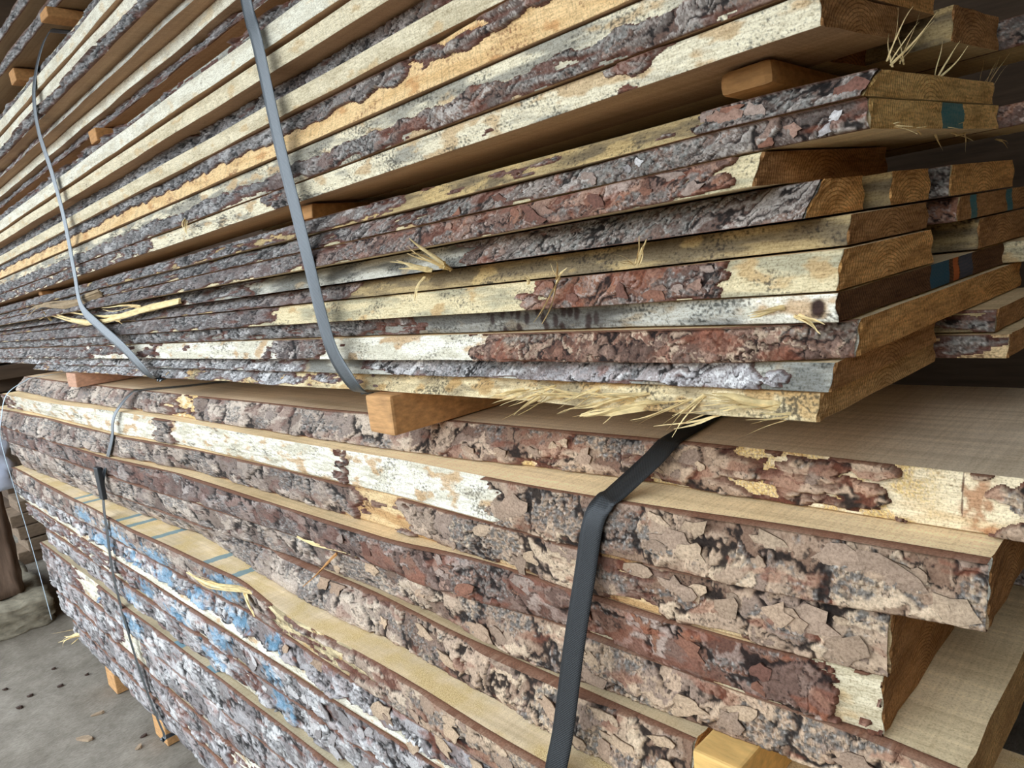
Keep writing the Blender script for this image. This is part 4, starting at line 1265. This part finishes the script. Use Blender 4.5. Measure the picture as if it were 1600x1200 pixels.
# ------------------------------------------------------------------ far end: footing, post, wrapped bundle, stacks in the dim bay
def lump(name, x0, x1, y0, y1, z0, z1, amp, seed, mats, sub=14, loc=None, fr=.05):
    import bmesh
    bm = bmesh.new()
    bmesh.ops.create_cube(bm, size=1.0)
    bmesh.ops.subdivide_edges(bm, edges=list(bm.edges), cuts=sub, use_grid_fill=True)
    P = np.array([v.co[:] for v in bm.verts]) + .5
    L = np.array([(x1 - x0), (y1 - y0), (z1 - z0)]) * S
    C = np.array([(x0 + x1) / 2, (y0 + y1) / 2, z0])
    Q = (P - [.5, .5, 0]) * L
    rr = np.clip(np.abs(P - .5) * 2, 0, 1)
    n = fbm(Q[:, 0] / fr + seed, (Q[:, 1] + Q[:, 2] * 1.3) / fr, seed, 4)
    n2 = fbm(Q[:, 1] / fr + 3, (Q[:, 2] - Q[:, 0]) / fr, seed + 3, 4)
    dirv = (P - [.5, .5, .4]); dirv /= np.linalg.norm(dirv, axis=1)[:, None] + 1e-6
    rnd = (rr[:, :2].prod(1) ** 6)[:, None] * dirv * -.03
    D = dirv * (amp * n)[:, None] + rnd
    D[:, 2] *= ss(0, .12, P[:, 2]) * 1.0
    D[:, 0] += amp * .5 * n2
    for v, q, d in zip(bm.verts, Q, D):
        v.co = Vector(q + d)
    return bm_obj(name, bm, mats, None, W(*C), True)


tag(lump('footing', -7.2, -5.75, -.75, -.01, -2.1, -1.91, .02, 5, [mat_plain('crumbling_concrete', lin(150, 140, 120), .95, .3, (30, 30, 60), .004)], 16),
    'low crumbling concrete footing at the far end of the lower pile', 'footing')
po = lump('post', -6.35, -6.0, -.42, -.13, -1.905, -1.16, .012, 9, [mat_plain('post_wood', lin(122, 100, 84), .85, .3, (60, 60, 8), .002)], 10, fr=.12)
tag(po, 'short brown wooden post standing on the crumbling footing', 'post')
M_WRAP = mat_plain('plastic_wrap', lin(206, 214, 232), .3, .12, (14, 14, 14), .004, .5)
tag(lump('wrapped_bundle', -6.45, -5.98, -.55, -.015, -1.155, -.66, .03, 12, [M_WRAP], 14, fr=.09), 'bundle wrapped in whitish plastic on the short brown post', 'bundle')
M_DIM = mat_plain('dusty_plank', lin(128, 108, 88), .85, .3, (20, 20, 60), .001)
DIM = 'planks of the dim low pile behind the post'
for k in range(5):
    z0 = -2.098 + .112 * k
    block('plank', ('lowest', 'second lowest', 'middle', 'second highest', 'topmost')[k] + ' dusty plank of the dim low pile behind the short post', 'plank', -7.75 + .05 * (k % 2), -7.35 + .06 * ((k * 3) % 4) / 3, .06 + .04 * ((k * 2) % 3), 1.3, z0, z0 + .108, 30 + k, M_DIM, DIM, .006, .004)
FAR = 'boards of the far stack in the dim bay'
ORD = ('lowest', 'second', 'third', 'fourth', 'fifth', 'sixth', 'seventh', 'eighth', 'ninth', 'tenth', 'eleventh', 'topmost')
for k in range(12):
    z0 = -2.098 + .15 * k
    block('plank', ORD[k] + ' board, counted upward, of the far stack in the blue gloom', 'plank', -11.5, -9.2 + .15 * ((k * 5) % 3), .25 + .05 * ((k * 7) % 4), 1.9, z0, z0 + .135, 50 + k, M_WALL, FAR, .006, .004)

# ------------------------------------------------------------------ crumbs of bark and chips on the concrete
M_CHIP = mat_plain('chip_wood', lin(150, 128, 104), .85, .3, (60, 60, 60), .001)
M_CHIPD = mat_plain('chip_bark', lin(70, 54, 46), .9, .3, (60, 60, 60), .001)
CH = [(-4.0, -.33, .085, .5, 0, 'long pale splinter lying across the concrete, nearest the pile'), (-4.19, -.22, .055, 1.1, 0, 'pale curved splinter on the concrete farther back'),
      (-4.75, -.41, .03, .4, 1, 'dark bark crumb beside the middle of the concrete'), (-4.66, -.48, .035, .2, 1, 'flat dark bark flake nearest the left edge of the concrete'),
      (-4.71, -.27, .028, .9, 1, 'dark bark crumb in front of the crumbling footing'), (-4.97, -.49, .025, .3, 1, 'tiny bark crumb at the edge of the view on the concrete'),
      (-4.98, -.24, .022, .6, 1, 'tiny bark crumb just in front of the footing'), (-3.76, -.13, .025, 1.2, 1, 'bark crumb beside the nearer bearer'),
      (-3.68, -.18, .026, 2.0, 0, 'pale short chip beyond the nearer bearer on the concrete'), (-4.71, -.13, .02, .5, 1, 'bark crumb close to the farther bearer')]
for k, (x, y, ln, an, dk, lb) in enumerate(CH):
    r = random.Random(100 + k)
    n = 8
    pts = []
    for sgn in (0, 1):
        for q in range(n):
            t = 2 * math.pi * q / n
            pts.append((ln * .5 * math.cos(t) * r.uniform(.8, 1.1), ln * (.16 if ln > .04 else .35) * math.sin(t) * r.uniform(.7, 1.2), .001 + sgn * (.006 + .004 * math.cos(t))))
    F = [list(range(n))[::-1], list(range(n, 2 * n))] + [[q, (q + 1) % n, n + (q + 1) % n, n + q] for q in range(n)]
    me = bpy.data.meshes.new('wood_chip'); me.from_pydata(pts, [], F); me.materials.append(M_CHIPD if dk else M_CHIP)
    o = bpy.data.objects.new('wood_chip', me); COL.objects.link(o)
    o.location = W(x, y, -2.1); o.rotation_euler[2] = an
    tag(o, lb, 'chip')
